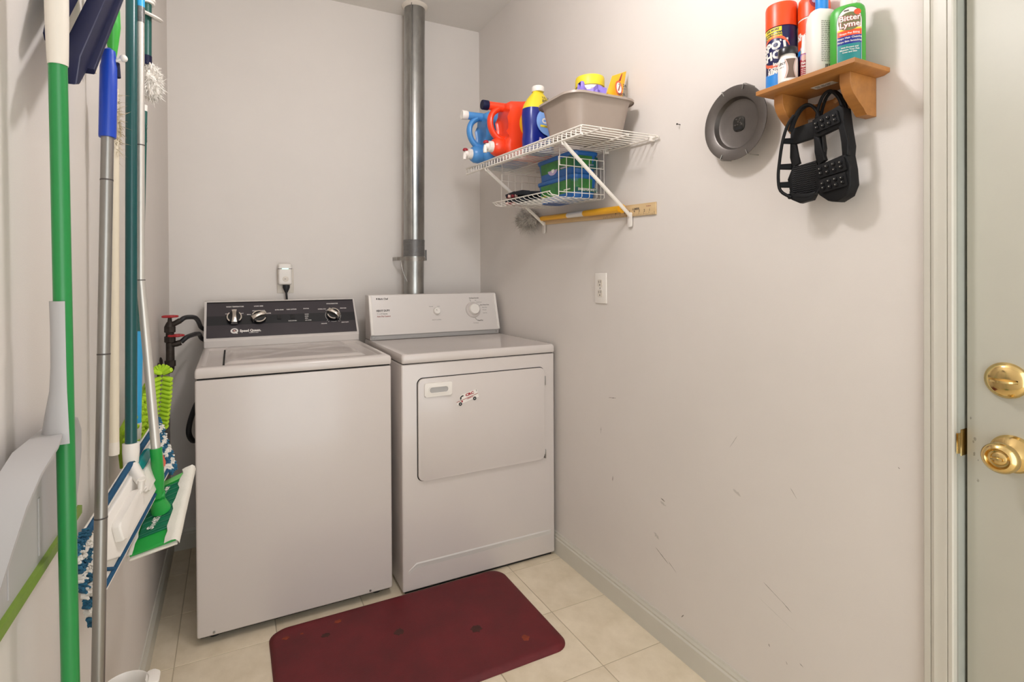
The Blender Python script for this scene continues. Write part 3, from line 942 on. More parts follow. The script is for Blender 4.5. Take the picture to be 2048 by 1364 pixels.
for y in (BY0, BY1):
    bw([(BX0 - .040, y, BZ0 + .014), (BX0 - .03, y, BZ0 + .004), (BX0, y, BZ0)], .0018)
    for z in (BZ0 + .016, BZ1 - .030, BZ1):
        bw([(BX0, y, z), (BX1, y, z)], .0016, 'cross_wire')
    for x in (BX0 + .004, BX1 - .001):
        bw([(x, y, BZ1 - .03), (x, y, 1.668), (x, y + .006, 1.6745 + .033 * (y - SY0) - wz(y)), ], .0016, 'hanger_wire')
bw([(BX1, BY0, BZ1 - .02), (BX1, BY1, BZ1 - .02)], .0016, 'cross_wire')

# ---- wipe boxes in the basket
def wipe_box(z, h, name, label, flip):
    t = thing(name, label, 'box', (1.187, 1.77, z), 'wipe boxes in the wire basket')
    x0, x1, y0, y1 = 1.1285, 1.2445, 1.637, 1.906
    def lp(ins, zz, r=.022):
        return [(x, y, z + zz) for x, y in rrect(x0 + ins, y0 + ins, x1 - ins, y1 - ins, r, 5)]
    MB().loft([lp(.012, 0), lp(.010, .004), lp(.003, h - .012)]).build('tub', 'box_blue', t, angle=50)
    MB().loft([lp(.0004, h - .016, .024), lp(-.002, h - .010, .024), lp(-.002, h - .003, .024), lp(.003, h, .024)]).build('lid', 'box_blue', t, angle=50)
    # printed green sleeve on the two faces that show
    sl = MB()
    k0, k1 = (.022, h - .018) if not flip else (.026, h - .018)
    ins = lambda zz: .010 - .007 * zz / h
    rows = []
    for zz in (k0, (k0 + k1) / 2, k1):
        i_ = ins(zz) - .0009
        rows.append([(x1 - .03, y0 + i_, z + zz), (x0 + .024 + i_, y0 + i_, z + zz)] + [(x0 + i_ + .022 - .022 * sin(a), y0 + i_ + .022 - .022 * cos(a), z + zz) for a in [pi / 8 * q for q in range(5)]] + [(x0 + i_, y1 - .03, z + zz)])
    sl.quadgrid(rows)
    so = sl.build('sleeve', 'box_green', t)
    fl_ = flat_fn((x0 + .0068, (y0 + y1) / 2, z + h * .5), (0, -1, 0), (0, 0, 1))
    fr_ = flat_fn(((x0 + x1) / 2, y0 + .0068, z + h * .5), (1, 0, 0), (0, 0, 1))
    if flip:
        MB().prism([(.045 * cos(a) * .8 - .02, -.004 + .024 * sin(a)) for a in [2 * pi * i / 20 for i in range(20)]], fl_, 0, .0005).build('picture_print', 'lilac', so, smooth=False)
        MB().prism([(.010 * cos(a) - .018, -.010 + .009 * sin(a)) for a in [2 * pi * i / 16 for i in range(16)]], fl_, .0005, .0008).build('badge_print', 'white_plastic', so, smooth=False)
        text('Swiffer', .020, 'navy_label', so, fl_, -.075, .010, .0008, bold=.04, rot=.18)
        MB().prism(rrect(.03, -.014, .085, .024, .014), fl_, 0, .0005).build('cloud_print', 'lilac', so, smooth=False)
        MB().prism(rrect(-.050, -.024, .056, .022, .004), fr_, 0, .0004).build('label_print', 'dark_teal_label', so, smooth=False)
        text('OPEN WINDOW', .009, 'lilac', so, fr_, .012, .012, .0008)
        text('FRESH', .009, 'lilac', so, fr_, .024, -.008, .0008)
        MB().prism([(-.018 + .008 * cos(a), .013 + .007 * sin(a)) for a in [2 * pi * i / 14 for i in range(14)]], fr_, .0004, .0008).build('badge_print', 'pink', so, smooth=False)
    else:
        for k, (w_, zz) in enumerate(((.09, .018), (.08, .011), (.085, .003), (.07, -.006), (.05, -.016))):
            MB().prism([(-.11, zz - .0011), (-.11 + w_, zz - .0011), (-.11 + w_, zz + .0011), (-.11, zz + .0011)], fl_, 0, .0005).build('line_print', 'yellow_label' if k == 4 else 'swiffer_light', so, smooth=False)
        text('32', .014, 'white_plastic', so, fl_, -.095, -.024, .0008)
        MB().prism([(.058, -.012), (.058, .022), (.064, .022), (.064, -.006), (.096, -.006), (.096, .022), (.102, .022), (.102, -.012)], fl_, 0, .0006).build('bucket_print', 'white_plastic', so, smooth=False)
        MB().prism([(.066, -.004), (.066, .024), (.094, .024), (.094, -.004)], fl_, 0, .0005).build('bucket_print', 'lilac', so, smooth=False)
        text('Swiffer', .021, 'navy_label', so, fr_, .004, .011, .0008, bold=.04)
        MB().prism(rrect(-.046, -.022, .056, -.006, .006), fr_, 0, .0004).build('band_print', 'dark_teal_label', so, smooth=False)
        text('SWEEPER WET', .0125, 'white_plastic', so, fr_, .006, -.014, .0008, bold=.03)
    return t
wipe_box(1.505, .088, 'wipes_box', 'green and blue wet wipes box at the bottom of the stack in wire basket', False)
wipe_box(1.5945, .0845, 'wipes_box', 'upper green wet wipes box with blue lid, lying on another box', True)

# ---- work gloves
def glove(name, c, rot, label, seed):
    rn = random.Random(seed)
    t = thing(name, label, 'glove', c, 'work gloves in the wire basket')
    m = Matrix.Translation(c) @ Matrix.Rotation(rot, 4, 'Z')
    T_ = lambda p: m @ Vector(p)
    g = MB()
    g.loft([[T_((x + w_ * cos(a), y, .013 + h_ * sin(a))) for a in [2 * pi * i / 14 for i in range(14)]] for y, w_, h_, x in ((-.085, .026, .010, 0), (-.06, .030, .012, 0), (-.03, .036, .013, 0), (0, .040, .013, 0), (.02, .038, .012, 0))])
    go = g.build('palm', 'glove_black', t)
    for k in range(4):
        x = -.028 + k * .0187
        L = (.050, .062, .066, .054)[k]
        bx = rn.uniform(-.004, .004)
        MB().tube([T_((x, .012, .012)), T_((x + bx, .012 + L * .5, .015)), T_((x + 2 * bx, .012 + L, .006 + .004 * rn.random()))], [.0105, .0098, .0075], 8).build('finger', 'glove_black', t)
        for q in range(3):
            mb = MB().tube([T_((x + bx * q * .7, .020 + L * .30 * q, .0062)), T_((x + bx * q * .7, .031 + L * .30 * q, .0062))], [.0085, .0080], 8)
            mb.build('pad', 'glove_red' if (q + k) % 2 else 'glove_pale', go)
    MB().tube([T_((-.034, -.03, .012)), T_((-.05, -.005, .014)), T_((-.054, .022, .012))], [.012, .011, .008], 8).build('thumb', 'glove_black', t)
    return t
glove('work_glove', (1.100, 1.970, 1.5155), .62, 'black and red work glove lying on the wires of the hanging basket', 1)
glove('work_glove', (1.104, 1.968, 1.5430), .85, 'black work glove on top of the other glove in basket', 2)

# ---- detergent jugs
def jug(name, y, dx, dz, m, capm, label, logo):
    zb = sz(y) + .002
    t = thing(name, label, 'jug', (1.05 + dx, y, zb), 'detergent jugs on the wire shelf')
    f = lambda u, v, d: Vector((u + dx, d, v + dz))
    body = [(.998, 1.9255), (1.06, 1.928), (1.12, 1.925), (1.165, 1.912), (1.185, 1.88), (1.192, 1.80), (1.190, 1.712), (1.170, 1.7045), (1.00, 1.7045), (.975, 1.712), (.968, 1.74), (.970, 1.772),
            (.985, 1.782), (.998, 1.80), (1.000, 1.83), (.994, 1.862), (.985, 1.880), (.978, 1.893), (.980, 1.915)]
    MB().prism(body, f, y - .055, y + .055, .022).build('body', m, t, angle=60)
    MB().lathe([(.0165, 0), (.0172, .03), (.019, .09), (.024, .12)], 20, (.912 + dx, y, 1.9065 + dz), 'X').build('neck', m, t)
    cp = MB().lathe([(.001, 0), (.018, 0), (.0195, .003), (.0195, .024), (.0185, .027), (.001, .027)], 24, (.887 + dx, y, 1.9065 + dz), 'X').build('cap', capm, t)
    hp_ = [(.958, 1.897), (.938, 1.882), (.926, 1.862), (.923, 1.838), (.929, 1.812), (.944, 1.790), (.965, 1.776), (.990, 1.772)]
    MB().tube([(u + dx, y, v + dz) for u, v in hp_], [.013, .0125, .012, .0118, .0118, .012, .014, .017], 12, flat=(1.3, 1), sub=3).build('handle', m, t)
    MB().lathe([(.020, 0), (.030, .003), (.0365, .014), (.0375, .03), (.037, .10), (.036, .2)], 26, (.931 + dx, y, 1.7425 + dz), 'X').build('barrel', m, t)
    tp_ = MB()
    tp_.lathe([(.010, 0), (.013, .004), (.014, .012), (.022, .015), (.0225, .030), (.0225, .034)], 20, (.900 + dx, y, 1.742 + dz), 'X')
    to = tp_.build('tap', 'white_plastic', t)
    MB().tube([(.9035 + dx, y, 1.744 + dz), (.900 + dx, y, 1.728 + dz), (.900 + dx, y, 1.716 + dz)], [.0085, .0085, .008], 12).build('spout', 'white_plastic', to)
    MB().lathe([(.011, 0), (.0115, .006), (.008, .0105), (.001, .011)], 16, (.9035 + dx, y, 1.7535 + dz)).build('push_button', 'maroon', to)
    if logo:
        fn = flat_fn((1.092 + dx, y - .0552, 1.835 + dz), (1, 0, 0), (0, 0, 1))
        for k, (r0, r1, mm) in enumerate(((.064, .050, 'yellow'), (.050, .036, 'orange'), (.036, .022, 'yellow'), (.022, .001, 'orange'))):
            P_ = lambda r: [(r * cos(a), r * sin(a)) for a in [2 * pi * i / 36 for i in range(36)]]
            MB().ring(P_(r0), P_(r1), fn, 0, .0006 + .0001 * k).build('ring_print', mm, t, smooth=False)
        cf = flat_fn((.992 + dx, y - .0366, 1.7485 + dz), (1, 0, 0), (0, .10, 1))
        MB().prism([(.011 * cos(a), .012 + .010 * sin(a)) for a in [2 * pi * i / 18 for i in range(18)]], cf, .0012, .0018).build('badge_print', 'lilac', t, smooth=False)
        MB().prism([(.0125 * cos(a), .0115 * sin(a)) for a in [2 * pi * i / 18 for i in range(18)]], cf, .0016, .0022).build('badge_print', 'white_plastic', t, smooth=False)
        MB().ring([(.010 * cos(a), .009 * sin(a)) for a in [2 * pi * i / 18 for i in range(18)]], [(.0085 * cos(a), .0075 * sin(a)) for a in [2 * pi * i / 18 for i in range(18)]], cf, .0022, .0025).build('badge_ring', 'navy_label', t, smooth=False)
        text('e', .013, 'navy_label', t, cf, 0, 0.0005, .0026, bold=.05)
    return t
jug('detergent_jug', 2.125, .002, .0, 'blue_jug', 'white_plastic', 'blue detergent jug with white cap and tap at shelf end', False)
jug('detergent_jug', 1.952, .018, -.0045, 'red_jug', 'navy', 'orange red detergent jug with dark blue cap on wire shelf', True)

# ---- tall refill bottle
bt = thing('refill_bottle', 'tall navy blue refill bottle with yellow shoulders and white cap', 'bottle', (1.075, 1.80, sz(1.8)))
zb = sz(1.80) + .002
bc = (1.075, 1.80, zb)
RB = .22
def bot(prof, name, m, parent=bt, c=bc, a=1.0, b=.60, rot=RB, e=2.6, n=32):
    return MB().lathe(prof, n, c, 'Z', a, b, rot, e).build(name, m, parent, angle=50)
bot([(.060, 0), (.069, .006), (.070, .05), (.066, .075), (.069, .11), (.0705, .14), (.068, .165)], 'body', 'navy_label')
bot([(.068, .165), (.062, .182), (.048, .205), (.034, .222), (.024, .232), (.022, .240)], 'shoulder', 'yellow_label')
bot([(.0235, .238), (.0245, .241), (.0245, .256), (.022, .259), (.001, .259)], 'cap', 'white_plastic', b=1.0, e=2.0)
of = oval_fn(bc, .0705, .0425, RB)
P_ = lambda cx, cz, rx, rz, n=14: [(cz + rz * cos(pi * i / n), cx - rx * max(.02, sin(pi * i / n)), cx + rx * max(.02, sin(pi * i / n))) for i in range(n + 1)]
MB().patch(P_(.008, .112, .052, .052), of, 12, .0042).build('oval_print', 'sky_label', bt, smooth=True)
MB().patch([(.098, -.028, .05), (.090, -.028, .05)], of, 8, .0052).build('band_print', 'yellow_label', bt, smooth=True)
text('CLEAN', .026, 'white_plastic', bt, of, .020, .113, .0056, bold=.06)
text('LAUNDRY', .0085, 'ink', bt, of, .008, .094, .0058)
MB().patch(P_(.018, .040, .016, .030, 10), of, 8, .0044).build('drop_print', 'sky_label', bt, smooth=True)
MB().patch([(.050, -.032, -.026), (.038, -.034, -.016), (.028, -.034, -.006)], of, 6, .0044).build('note_print', 'lilac', bt, smooth=True)
sf = oval_fn((bc[0], bc[1], zb), .056, .034, RB)
text('VALUE', .0125, 'ink', bt, sf, .006, .206, .003, bold=.02)
text('REFILL', .0140, 'ink', bt, oval_fn((bc[0], bc[1], zb), .060, .0365, RB), .006, .192, .004, bold=.04)

# ---- grey dish tub
tb = thing('dish_tub', 'grey plastic dish tub on the near end of wire shelf', 'tub', (1.106, 1.545, sz(1.5)))
zt = sz(1.52) + .0025
def tl_(ins, z, r):
    return [(x, y, zt + z) for x, y in rrect(.966 + ins, 1.412 + ins, 1.250 - ins, 1.655 - ins, r, 8)]
MB().loft([tl_(.042, 0, .035), tl_(.036, .003, .04), tl_(.012, .118, .055), tl_(.009, .122, .056), tl_(.0, .123, .06), tl_(-.001, .119, .06), tl_(-.0005, .1265, .06), tl_(.006, .129, .058), tl_(.014, .126, .055), tl_(.040, .006, .04)], cap=True).build('basin', 'grey_tub', tb, angle=50)

# contents of the tub
zi = zt + .0065
cn = thing('wipes_canister', 'white canister with yellow lid standing in the grey tub', 'canister', (1.150, 1.565, zi))
cc = (1.150, 1.565, zi)
MB().lathe([(.046, 0), (.049, .004), (.049, .185), (.047, .192)], 32, cc).build('body', 'white_plastic', cn)
MB().lathe([(.0515, .192), (.052, .195), (.0515, .221), (.0495, .227), (.001, .228)], 32, cc).build('lid', 'yellow_label', cn)
MB().lathe([(.0494, .178), (.0497, .179), (.0494, .180)], 32, cc, cap=False).build('line_print', 'rose', cn)
cfn = cyl_fn(cc, .049, atan2(-1.565, -1.15) + .1)
MB().patch([(.168, .004, .040), (.158, .004, .040)], cfn, 8, .0005).build('label_print', 'maroon', cn)
MB().patch([(.1655, .007, .037), (.1605, .007, .037)], cfn, 8, .0008).build('label_inset', 'pink', cn)
text('WIPES', .010, 'ink_grey', cn, cfn, .026, .146, .0006)
text('75', .012, 'ink_red', cn, cfn, .028, .134, .0006)
MB().tube([(1.118, 1.520, zi + .160), (1.107, 1.51, zi + .170), (1.095, 1.503, zi + .145)], [.004, .006, .005], 8, flat=(1, .4)).build('tissue', 'white_plastic', cn)

pb_ = thing('purple_bag', 'crinkled purple plastic bag tucked in the grey tub', 'bag', (1.085, 1.50, zi))
pm = MB()
rn = random.Random(4)
rows = []
for j in range(9):
    v = j / 8
    row = []
    for i in range(15):
        u = i / 14
        x = 1.040 + .105 * u
        y = 1.468 + .009 * sin(u * 13 + v * 4) + .004 * rn.uniform(-1, 1) + .006 * v
        z = zi + .05 + v * (.110 + .006 * u + .010 * sin(u * 9 + 1)) 
        row.append((x, y, z))
    rows.append(row)
back = [[(x, y + .018, z - .004) for x, y, z in r] for r in rows]
full = rows + back[::-1]
pm.quadgrid(full + [rows[0]])
pm.build('sheet', 'purple', pb_, angle=25)

bg_ = thing('yellow_pouch', 'yellow stand up pouch with red round emblem in the tub', 'pouch', (1.205, 1.475, zi))
A, B, C_ = Vector((1.098, 1.464, zi + .02)), Vector((1.188, 1.464, zi + .02)), Vector((1.254, 1.492, zi + .246))
pk = MB()
rows = []
for j in range(11):
    v = j / 10
    row = []
    for s in (0, 1):
        for i in range(9):
            u = i / 8 if s == 0 else 1 - i / 8
            l = A.lerp(Vector((1.186, 1.486, zi + .216)), v)
            r_ = B.lerp(C_, v)
            p = l.lerp(r_, u)
            th = .018 * sin(pi * u) * (1 - v) ** .5
            row.append(p + Vector((-.3, -1 if s == 0 else 1, 0)).normalized() * th)
    rows.append(row)
pk.loft(rows)
po = pk.build('pouch_body', 'yellow', bg_, angle=50)
pf = flat_fn((1.186, 1.4565, zi + .140), (1, .05, 0), (0, .12, 1))
pl = lambda pts, d0, d1, nm, m: MB().prism(pts, pf, d0, d1).build(nm, m, bg_, smooth=False)
pl([(-.004 + .015 * cos(a), .020 + .026 * sin(a)) for a in [2 * pi * i / 20 for i in range(20)]], .012, .0135, 'emblem_print', 'orange_dull')
pl([(-.004 + .0105 * cos(a), .020 + .019 * sin(a)) for a in [2 * pi * i / 20 for i in range(20)]], .0135, .0140, 'emblem_inset', 'white_plastic')
pl([(-.011, .010), (-.006, .008), (.000, .022), (.004, .030), (.001, .034), (-.003, .027), (-.007, .018)], .0140, .0144, 'emblem_mark', 'ink_red')
pl([(-.004, .030), (.005, .035), (.004, .039), (-.006, .034)], .0140, .0144, 'emblem_mark', 'ink_grey')
pl([(.004, .05), (.020, .078), (.024, .080), (.012, .050)], .006, .0075, 'ribbon_print', 'maroon')
text('24', .015, 'ink', bg_, pf, .026, .034, .0100, bold=.03)
text('LOADS', .0085, 'ink', bg_, pf, .024, .022, .0115, sx=.8)
text('ODOR', .013, 'ink', bg_, pf, .002, -.004, .017, bold=.04, rot=.12, sx=.8)
text('BLASTERS', .0085, 'purple', bg_, pf, .008, -.015, .018, bold=.04, rot=.12, sx=.7)

# ================================================================== YARDSTICK AND DUSTER UNDER THE SHELF
ys = thing('yardstick', 'wooden yardstick held against the wall by shelf braces', 'ruler', (XR - .004, 1.75, 1.44))
rf = lambda s, h, d=0: Vector((XR - .0015 - d, 1.362 + s, 1.438 + .038 * s + h))
MB().loft([[rf(s, h, d) for h, d in ((-.0205, 0), (.0205, 0), (.0205, .0042), (-.0205, .0042))] for s in (0, .914 * .80)]).build('blade', 'ruler_wood', ys, smooth=False)
yf = flat_fn(rf(0, 0, .0043), (0, -1, -.038), (0, -.038, 1))
for k in range(0, 60):
    L = .011 if k % 4 == 0 else .006
    x = -.0063 * (k + 1)
    if k < 44:
        MB().prism([(x - .0004, -.0205), (x + .0004, -.0205), (x + .0004, -.0205 + L), (x - .0004, -.0205 + L)], yf, 0, .0003).build('tick', 'ink', ys, smooth=False)
for k, s in enumerate(('1', '2', '3', '4', '5', '6', '7', '8')):
    text(s, .012, 'ink', ys, yf, -.0063 - .0254 * (k + .9), -.004, .0003)
text('LUMBER', .010, 'ink', ys, yf, -.098, .004, .0003, bold=.03)
dashes(ys, yf, -.045, .010, .022, .0022, 'ink_red', 3)
ds = thing('hand_duster', 'yellow handled grey fluffy duster lying behind shelf braces', 'duster', (XR - .03, 1.8, 1.45))
hp0, hp1 = Vector((XR - .022, 1.512, 1.4515)), Vector((XR - .022, 2.085, 1.4715))
L_ = lambda t: hp0.lerp(hp1, t)
for t0, t1, m, r in ((0.02, .40, 'yellow', .0125), (.40, .60, 'white_plastic', .0112), (.60, .97, 'yellow', .0105)):
    MB().tube([L_(t0), L_((t0 + t1) / 2), L_(t1)], [r, r, r * .96], 14).build('handle', m, ds)
rg_ = MB()
ring_pts = [L_(0) + Vector((-.001 + 0, .011 * cos(a), .011 * sin(a))) for a in [2 * pi * i / 18 for i in range(19)]]
rg_.tube(ring_pts, .0055, 8)
rg_.build('hang_loop', 'yellow', ds)
MB().tube([L_(.965), L_(1.06)], .005, 8).build('rod', 'cream_plastic', ds)
fz = fuzz((XR - .042, 2.165, 1.478), (.036, .062, .042), 1500, .020, .0012, 3)
fo = fz.build('fluff', 'wool_grey', ds)
fo['kind'] = 'stuff'

# ================================================================== PEWTER PLATE ON THE WALL
pt = thing('pewter_plate', 'round grey pewter plate hung on the right wall', 'plate', (XR, 1.010, 1.535))
pc_ = (XR - .022, 1.0175, 1.6265)
plm = MB().lathe([(.001, .002), (.060, .002), (.066, .004), (.071, .016), (.073, .0185), (.099, .022), (.1005, .023), (.100, .0245), (.098, .0245), (.074, .0215), (.0705, .0195), (.0650, .0070), (.058, .0044), (.001, .0040)], 56, pc_, '-X')
plm.build('dish', 'pewter', pt, angle=28)
pfn = flat_fn((pc_[0] - .0040, pc_[1], pc_[2]), (0, -1, 0), (0, 0, 1))
eo = MB().prism(rrect(-.018, -.020, .018, .020, .012), pfn, 0, .0022, .0008).build('emblem', 'pewter_dark', pt)
rn = random.Random(8)
for k in range(12):
    x, z = rn.uniform(-.012, .012), rn.uniform(-.004, .014)
    MB().prism([(x + .003 * cos(a) * rn.uniform(.6, 1.4), z + .0015 * sin(a)) for a in [2 * pi * i / 8 for i in range(8)]], pfn, .002, .0031).build('relief', 'pewter', eo, smooth=False)
MB().prism(rrect(-.012, -.016, .012, -.008, .002), pfn, .002, .0034).build('relief_band', 'black_gap', eo, smooth=False)
for a in (1.95, 1.25, 4.25, 5.15):
    p = lambda r, d: pfn(r * cos(a), r * sin(a), d)
    MB().tube([p(.101, -.022), p(.1035, .014), p(.1015, .0225), p(.088, .0215)], .0013, 6).build('hanger_prong', 'steel', pt)
nl = tag(MB().lathe([(.0012, -.001), (.0012, .012), (.0028, .013), (.0028, .0145), (.001, .015)], 10, (XR, 1.2575, 1.689), '-X').build('nail', 'iron'), 'small bent nail in the wall left of the pewter plate', 'nail')

# ================================================================== WOODEN SHELF
wsf = thing('wooden_shelf', 'small honey coloured wooden wall shelf with peg rail', 'shelf', (XR, .76, 1.555))
WZ = 1.6585
bdm = MB()
def wl(ins, z, top=0):
    return [(1.145 + ins, .656 + ins, z), (XR - .0005, .656 + ins, z), (XR - .0005, .887 - ins, z), (1.145 + ins, .887 - ins, z)]
bdm.loft([wl(.012, WZ - .0145), wl(.001, WZ - .0105), wl(0, WZ - .0095), wl(0, WZ - .001), wl(.001, WZ)])
bdm.build('board', 'wood', wsf, angle=20)
for y in (.6945, .850):
    p = [(XR - .0005, WZ - .0146), (1.176, WZ - .0146), (1.176, WZ - .036), (1.181, WZ - .050), (1.190, WZ - .061), (1.205, WZ - .074), (1.222, WZ - .086), (1.231, WZ - .0935), (1.235, WZ - .0990), (XR - .0005, WZ - .0990)]
    MB().prism(p, lambda u, v, d: Vector((u, d, v)), y - .0115, y + .0115, .0012).build('bracket', 'wood', wsf, angle=25)
MB().box((XR - .012, .7062, WZ - .066), (XR - .0005, .8383, WZ - .036), .0012).build('peg_rail', 'wood', wsf, angle=25)
for y in (.747, .800):
    MB().lathe([(.005, 0), (.0045, .018), (.0065, .026), (.0065, .031), (.001, .033)], 14, (XR - .011, y, WZ - .050), '-X').build('peg', 'wood', wsf)
lf = flat_fn((1.190, .747, WZ - .0146), (0, -1, 0), (1, 0, 0))
MB().box((1.200, .736, WZ - .01485), (1.222, .786, WZ - .0144)).build('sticker', 'cream_plastic', wsf, smooth=False)
for k in range(2):
    dashes(wsf, lambda x, z, d=0: Vector((1.210 + z, .761 - x, WZ - .0151)), -.018, -.004 + .007 * k, .036, .003, 'ink', 50 + k)

# ---- bottles on the wooden shelf
def view_ang(x, y):
    return atan2(-y, -x)
def can(name, c, r, label, parts):
    t = thing(name, label, 'can', c)
    for nm, m, prof in parts:
        MB().lathe([(q * r, z) for q, z in prof], 32, c).build(nm, m, t, angle=40)
    return t
c1 = (1.2055, .8620, WZ)
s1 = can('stain_can', c1, .0345, 'navy aerosol stain remover can with orange cap on wooden shelf',
         [('body', 'navy_can', [(.93, 0), (1, .003), (1, .1470), (.97, .150)]), ('cap', 'orange', [(1.02, .1500), (1.02, .2000), (.97, .2070), (.6, .2085), (.03, .2085)])])
th = view_ang(c1[0], c1[1])
f1 = cyl_fn(c1, .0345, th - .62)
MB().patch([(.040, -.030, .05), (.020, -.030, .05), (.001, -.030, .05)], f1, 16, .0003).build('base_print', 'cyan_can', s1)
MB().patch([(.1475, -.030, .022), (.137, -.030, .022)], f1, 10, .0004).build('flash_print', 'yellow_label', s1)
arcs = MB()
def arc_patch(cx, cz, r, w_, a0, a1, f, off, n=16, sq=1.0):
    P = []
    for i in range(n + 1):
        a = a0 + (a1 - a0) * i / n
        k = sin(pi * i / n) * .8 + .2
        P.append([f(cx + (r + s * w_ * k) * cos(a), cz + sq * (r + s * w_ * k) * sin(a), off) for s in (-.5, .5)])
    return MB().quadgrid(P)
arc_patch(.004, .090, .036, .008, .3, 2.9, f1, .0004).build('swoosh_print', 'orange_dull', s1)
arc_patch(.004, .096, .040, .008, 3.5, 5.7, f1, .0004).build('swoosh_print', 'orange_dull', s1)
text('SPOT', .0265, 'white_plastic', s1, f1, .004, .104, .0006, bold=.05, rot=.10)
text('SHOT', .0265, 'white_plastic', s1, f1, .004, .081, .0006, bold=.05, rot=.10)
text('Instant', .0115, 'white_plastic', s1, f1, .018, .060, .0006, bold=.04)
text('Carpet Stain', .0110, 'white_plastic', s1, f1, .016, .0505, .0006, bold=.04)
text('REMOVER', .0125, 'white_plastic', s1, f1, .016, .041, .0006, bold=.06)
text('25% MORE', .0070, 'ink', s1, f1, .000, .1425, .0007, bold=.04)
text('NEW FORMULA', .0058, 'yellow_label', s1, f1, .002, .1325, .0006, bold=.04)
text('FASTER ACTING', .0058, 'yellow_label', s1, f1, .002, .1265, .0006, bold=.04)

c2 = (1.2330, .7985, WZ)
s2 = can('spray_can', c2, .0330, 'orange topped aerosol can with white and blue label, behind other bottles',
         [('body', 'cream_plastic', [(.93, 0), (1, .003), (1, .1520), (.96, .156)]), ('cap', 'orange', [(1.02, .1540), (1.02, .185), (.96, .2000), (.70, .2080), (.03, .2095)])])
f2 = cyl_fn(c2, .0330, view_ang(c2[0], c2[1]))
MB().patch([(.150, -.045, -.010), (.125, -.045, -.010), (.105, -.045, -.012), (.090, -.045, -.020), (.082, -.045, -.030)], f2, 10, .0004).build('label_print', 'orange', s2)
MB().patch([(.092, -.045, -.004), (.072, -.045, -.008), (.002, -.045, -.008)], f2, 10, .0003).build('base_print', 'cyan_can', s2)
MB().patch([(.070, -.045, -.010), (.002, -.045, -.010)], f2, 10, .0005).build('base_print', 'navy_can', s2)
text('Shot', .022, 'white_plastic', s2, f2, -.024, .112, .0006, bold=.05)
MB().patch([(.196, -.013, .013), (.186, -.013, .013), (.176, -.009, .009), (.170, -.003, .003)], lambda x, z, d=0: cyl_fn(c2, .0330, view_ang(c2[0], c2[1]) + .12)(x, z, d), 6, .0012).build('trigger_recess', 'maroon', s2)
MB().patch([(.1915, -.0075, .0075), (.184, -.0075, .0075), (.180, -.004, .004)], cyl_fn(c2, .0330, view_ang(c2[0], c2[1]) + .12), 6, .0022).build('nozzle', 'lilac', s2)

c3 = (1.1670, .8185, WZ)
s3 = thing('pill_bottle', 'short white pill bottle with black lid on shelf edge', 'bottle', c3)
MB().lathe([(.019, 0), (.021, .002), (.021, .052), (.0185, .058), (.0165, .060), (.0165, .066)], 28, c3).build('body', 'white_plastic', s3)
MB().lathe([(.0205, .0655), (.0208, .0675), (.0208, .0785), (.0195, .081), (.001, .081)], 28, c3).build('lid', 'knob_black', s3)
f3 = cyl_fn(c3, .021, view_ang(c3[0], c3[1]) + .3)
hour = lambda k: [(z, -(.0035 + k + .010 * ((z - .030) / .022) ** 2 * .55), .0035 + k + .010 * ((z - .030) / .022) ** 2 * .55) for z in [.0085 + .0435 * i / 10 for i in range(11)]]
MB().patch(hour(.0055), f3, 8, .0003).build('label_print', 'rose', s3)
MB().patch(hour(.0030), f3, 8, .0005).build('label_inset', 'white_plastic', s3)
MB().patch(hour(.0020), f3, 8, .0007).build('label_mark', 'brown', s3)
text('UNT', .0088, 'ink', s3, f3, -.0195, .0430, .0005)
dashes(s3, f3, -.025, .0350, .011, .0014, 'ink_grey', 2)

c4 = (1.1870, .7900, WZ)
s4 = thing('spray_vial', 'slim dark red spray vial with white pump top', 'bottle', c4)
MB().lathe([(.0095, 0), (.0105, .002), (.0105, .060), (.009, .063)], 22, c4).build('body', 'maroon', s4)
MB().lathe([(.0095, .062), (.0095, .074), (.0075, .079), (.0065, .095), (.0050, .105), (.001, .1055)], 20, c4).build('pump_top', 'white_plastic', s4)
f4 = cyl_fn(c4, .0105, view_ang(c4[0], c4[1]))
MB().patch([(.060, -.0155, .0155), (.049, -.0155, .0155)], f4, 10, .0003).build('label_print', 'purple', s4)
MB().patch(P_(-.003, .052, .0058, .0075), f4, 8, .0005).build('oval_print', 'rose', s4)
text('Fabric', .0070, 'white_plastic', s4, f4, 0, .0395, .0006, bold=.03)
text('Fusion', .0070, 'white_plastic', s4, f4, 0, .0325, .0006, bold=.03)
for k in range(6):
    dashes(s4, f4, -.0085, .026 - .0042 * k, .017, .0013, 'white_plastic', 10 + k)

c5 = (1.1985, .7580, WZ)
s5 = thing('lotion_bottle', 'white plastic bottle with blue cap turned to its printed back', 'bottle', c5)
R5 = view_ang(c5[0], c5[1]) + pi / 2 + .62
MB().lathe([(.92, 0), (1, .003), (1, .112), (.98, .125), (.90, .138), (.72, .148), (.45, .152)], 36, c5, 'Z', .0315, .0205, R5, 3.4).build('body', 'white_plastic', s5, angle=60)
MB().lathe([(.0125, .150), (.0130, .152), (.0130, .185), (.001, .186)], 22, c5).build('cap', 'cyan_can', s5)
bf5 = flat_fn((c5[0] + .0206 * sin(R5), c5[1] - .0206 * cos(R5), WZ), (cos(R5), sin(R5), 0), (0, 0, 1))
for k in range(22):
    L = random.Random(k).uniform(.018, .034)
    dashes(s5, bf5, -.016, .118 - .0042 * k, L, .0016, 'ink_grey', 30 + k)
for k in range(7):
    x = -.006 + .0032 * k
    w_ = (.0007, .0012, .0005, .001, .0007, .0012, .0006)[k]
    MB().prism([(x - w_, .006), (x + w_, .006), (x + w_, .023), (x - w_, .023)], bf5, .0004, .0007).build('barcode', 'ink', s5, smooth=False)

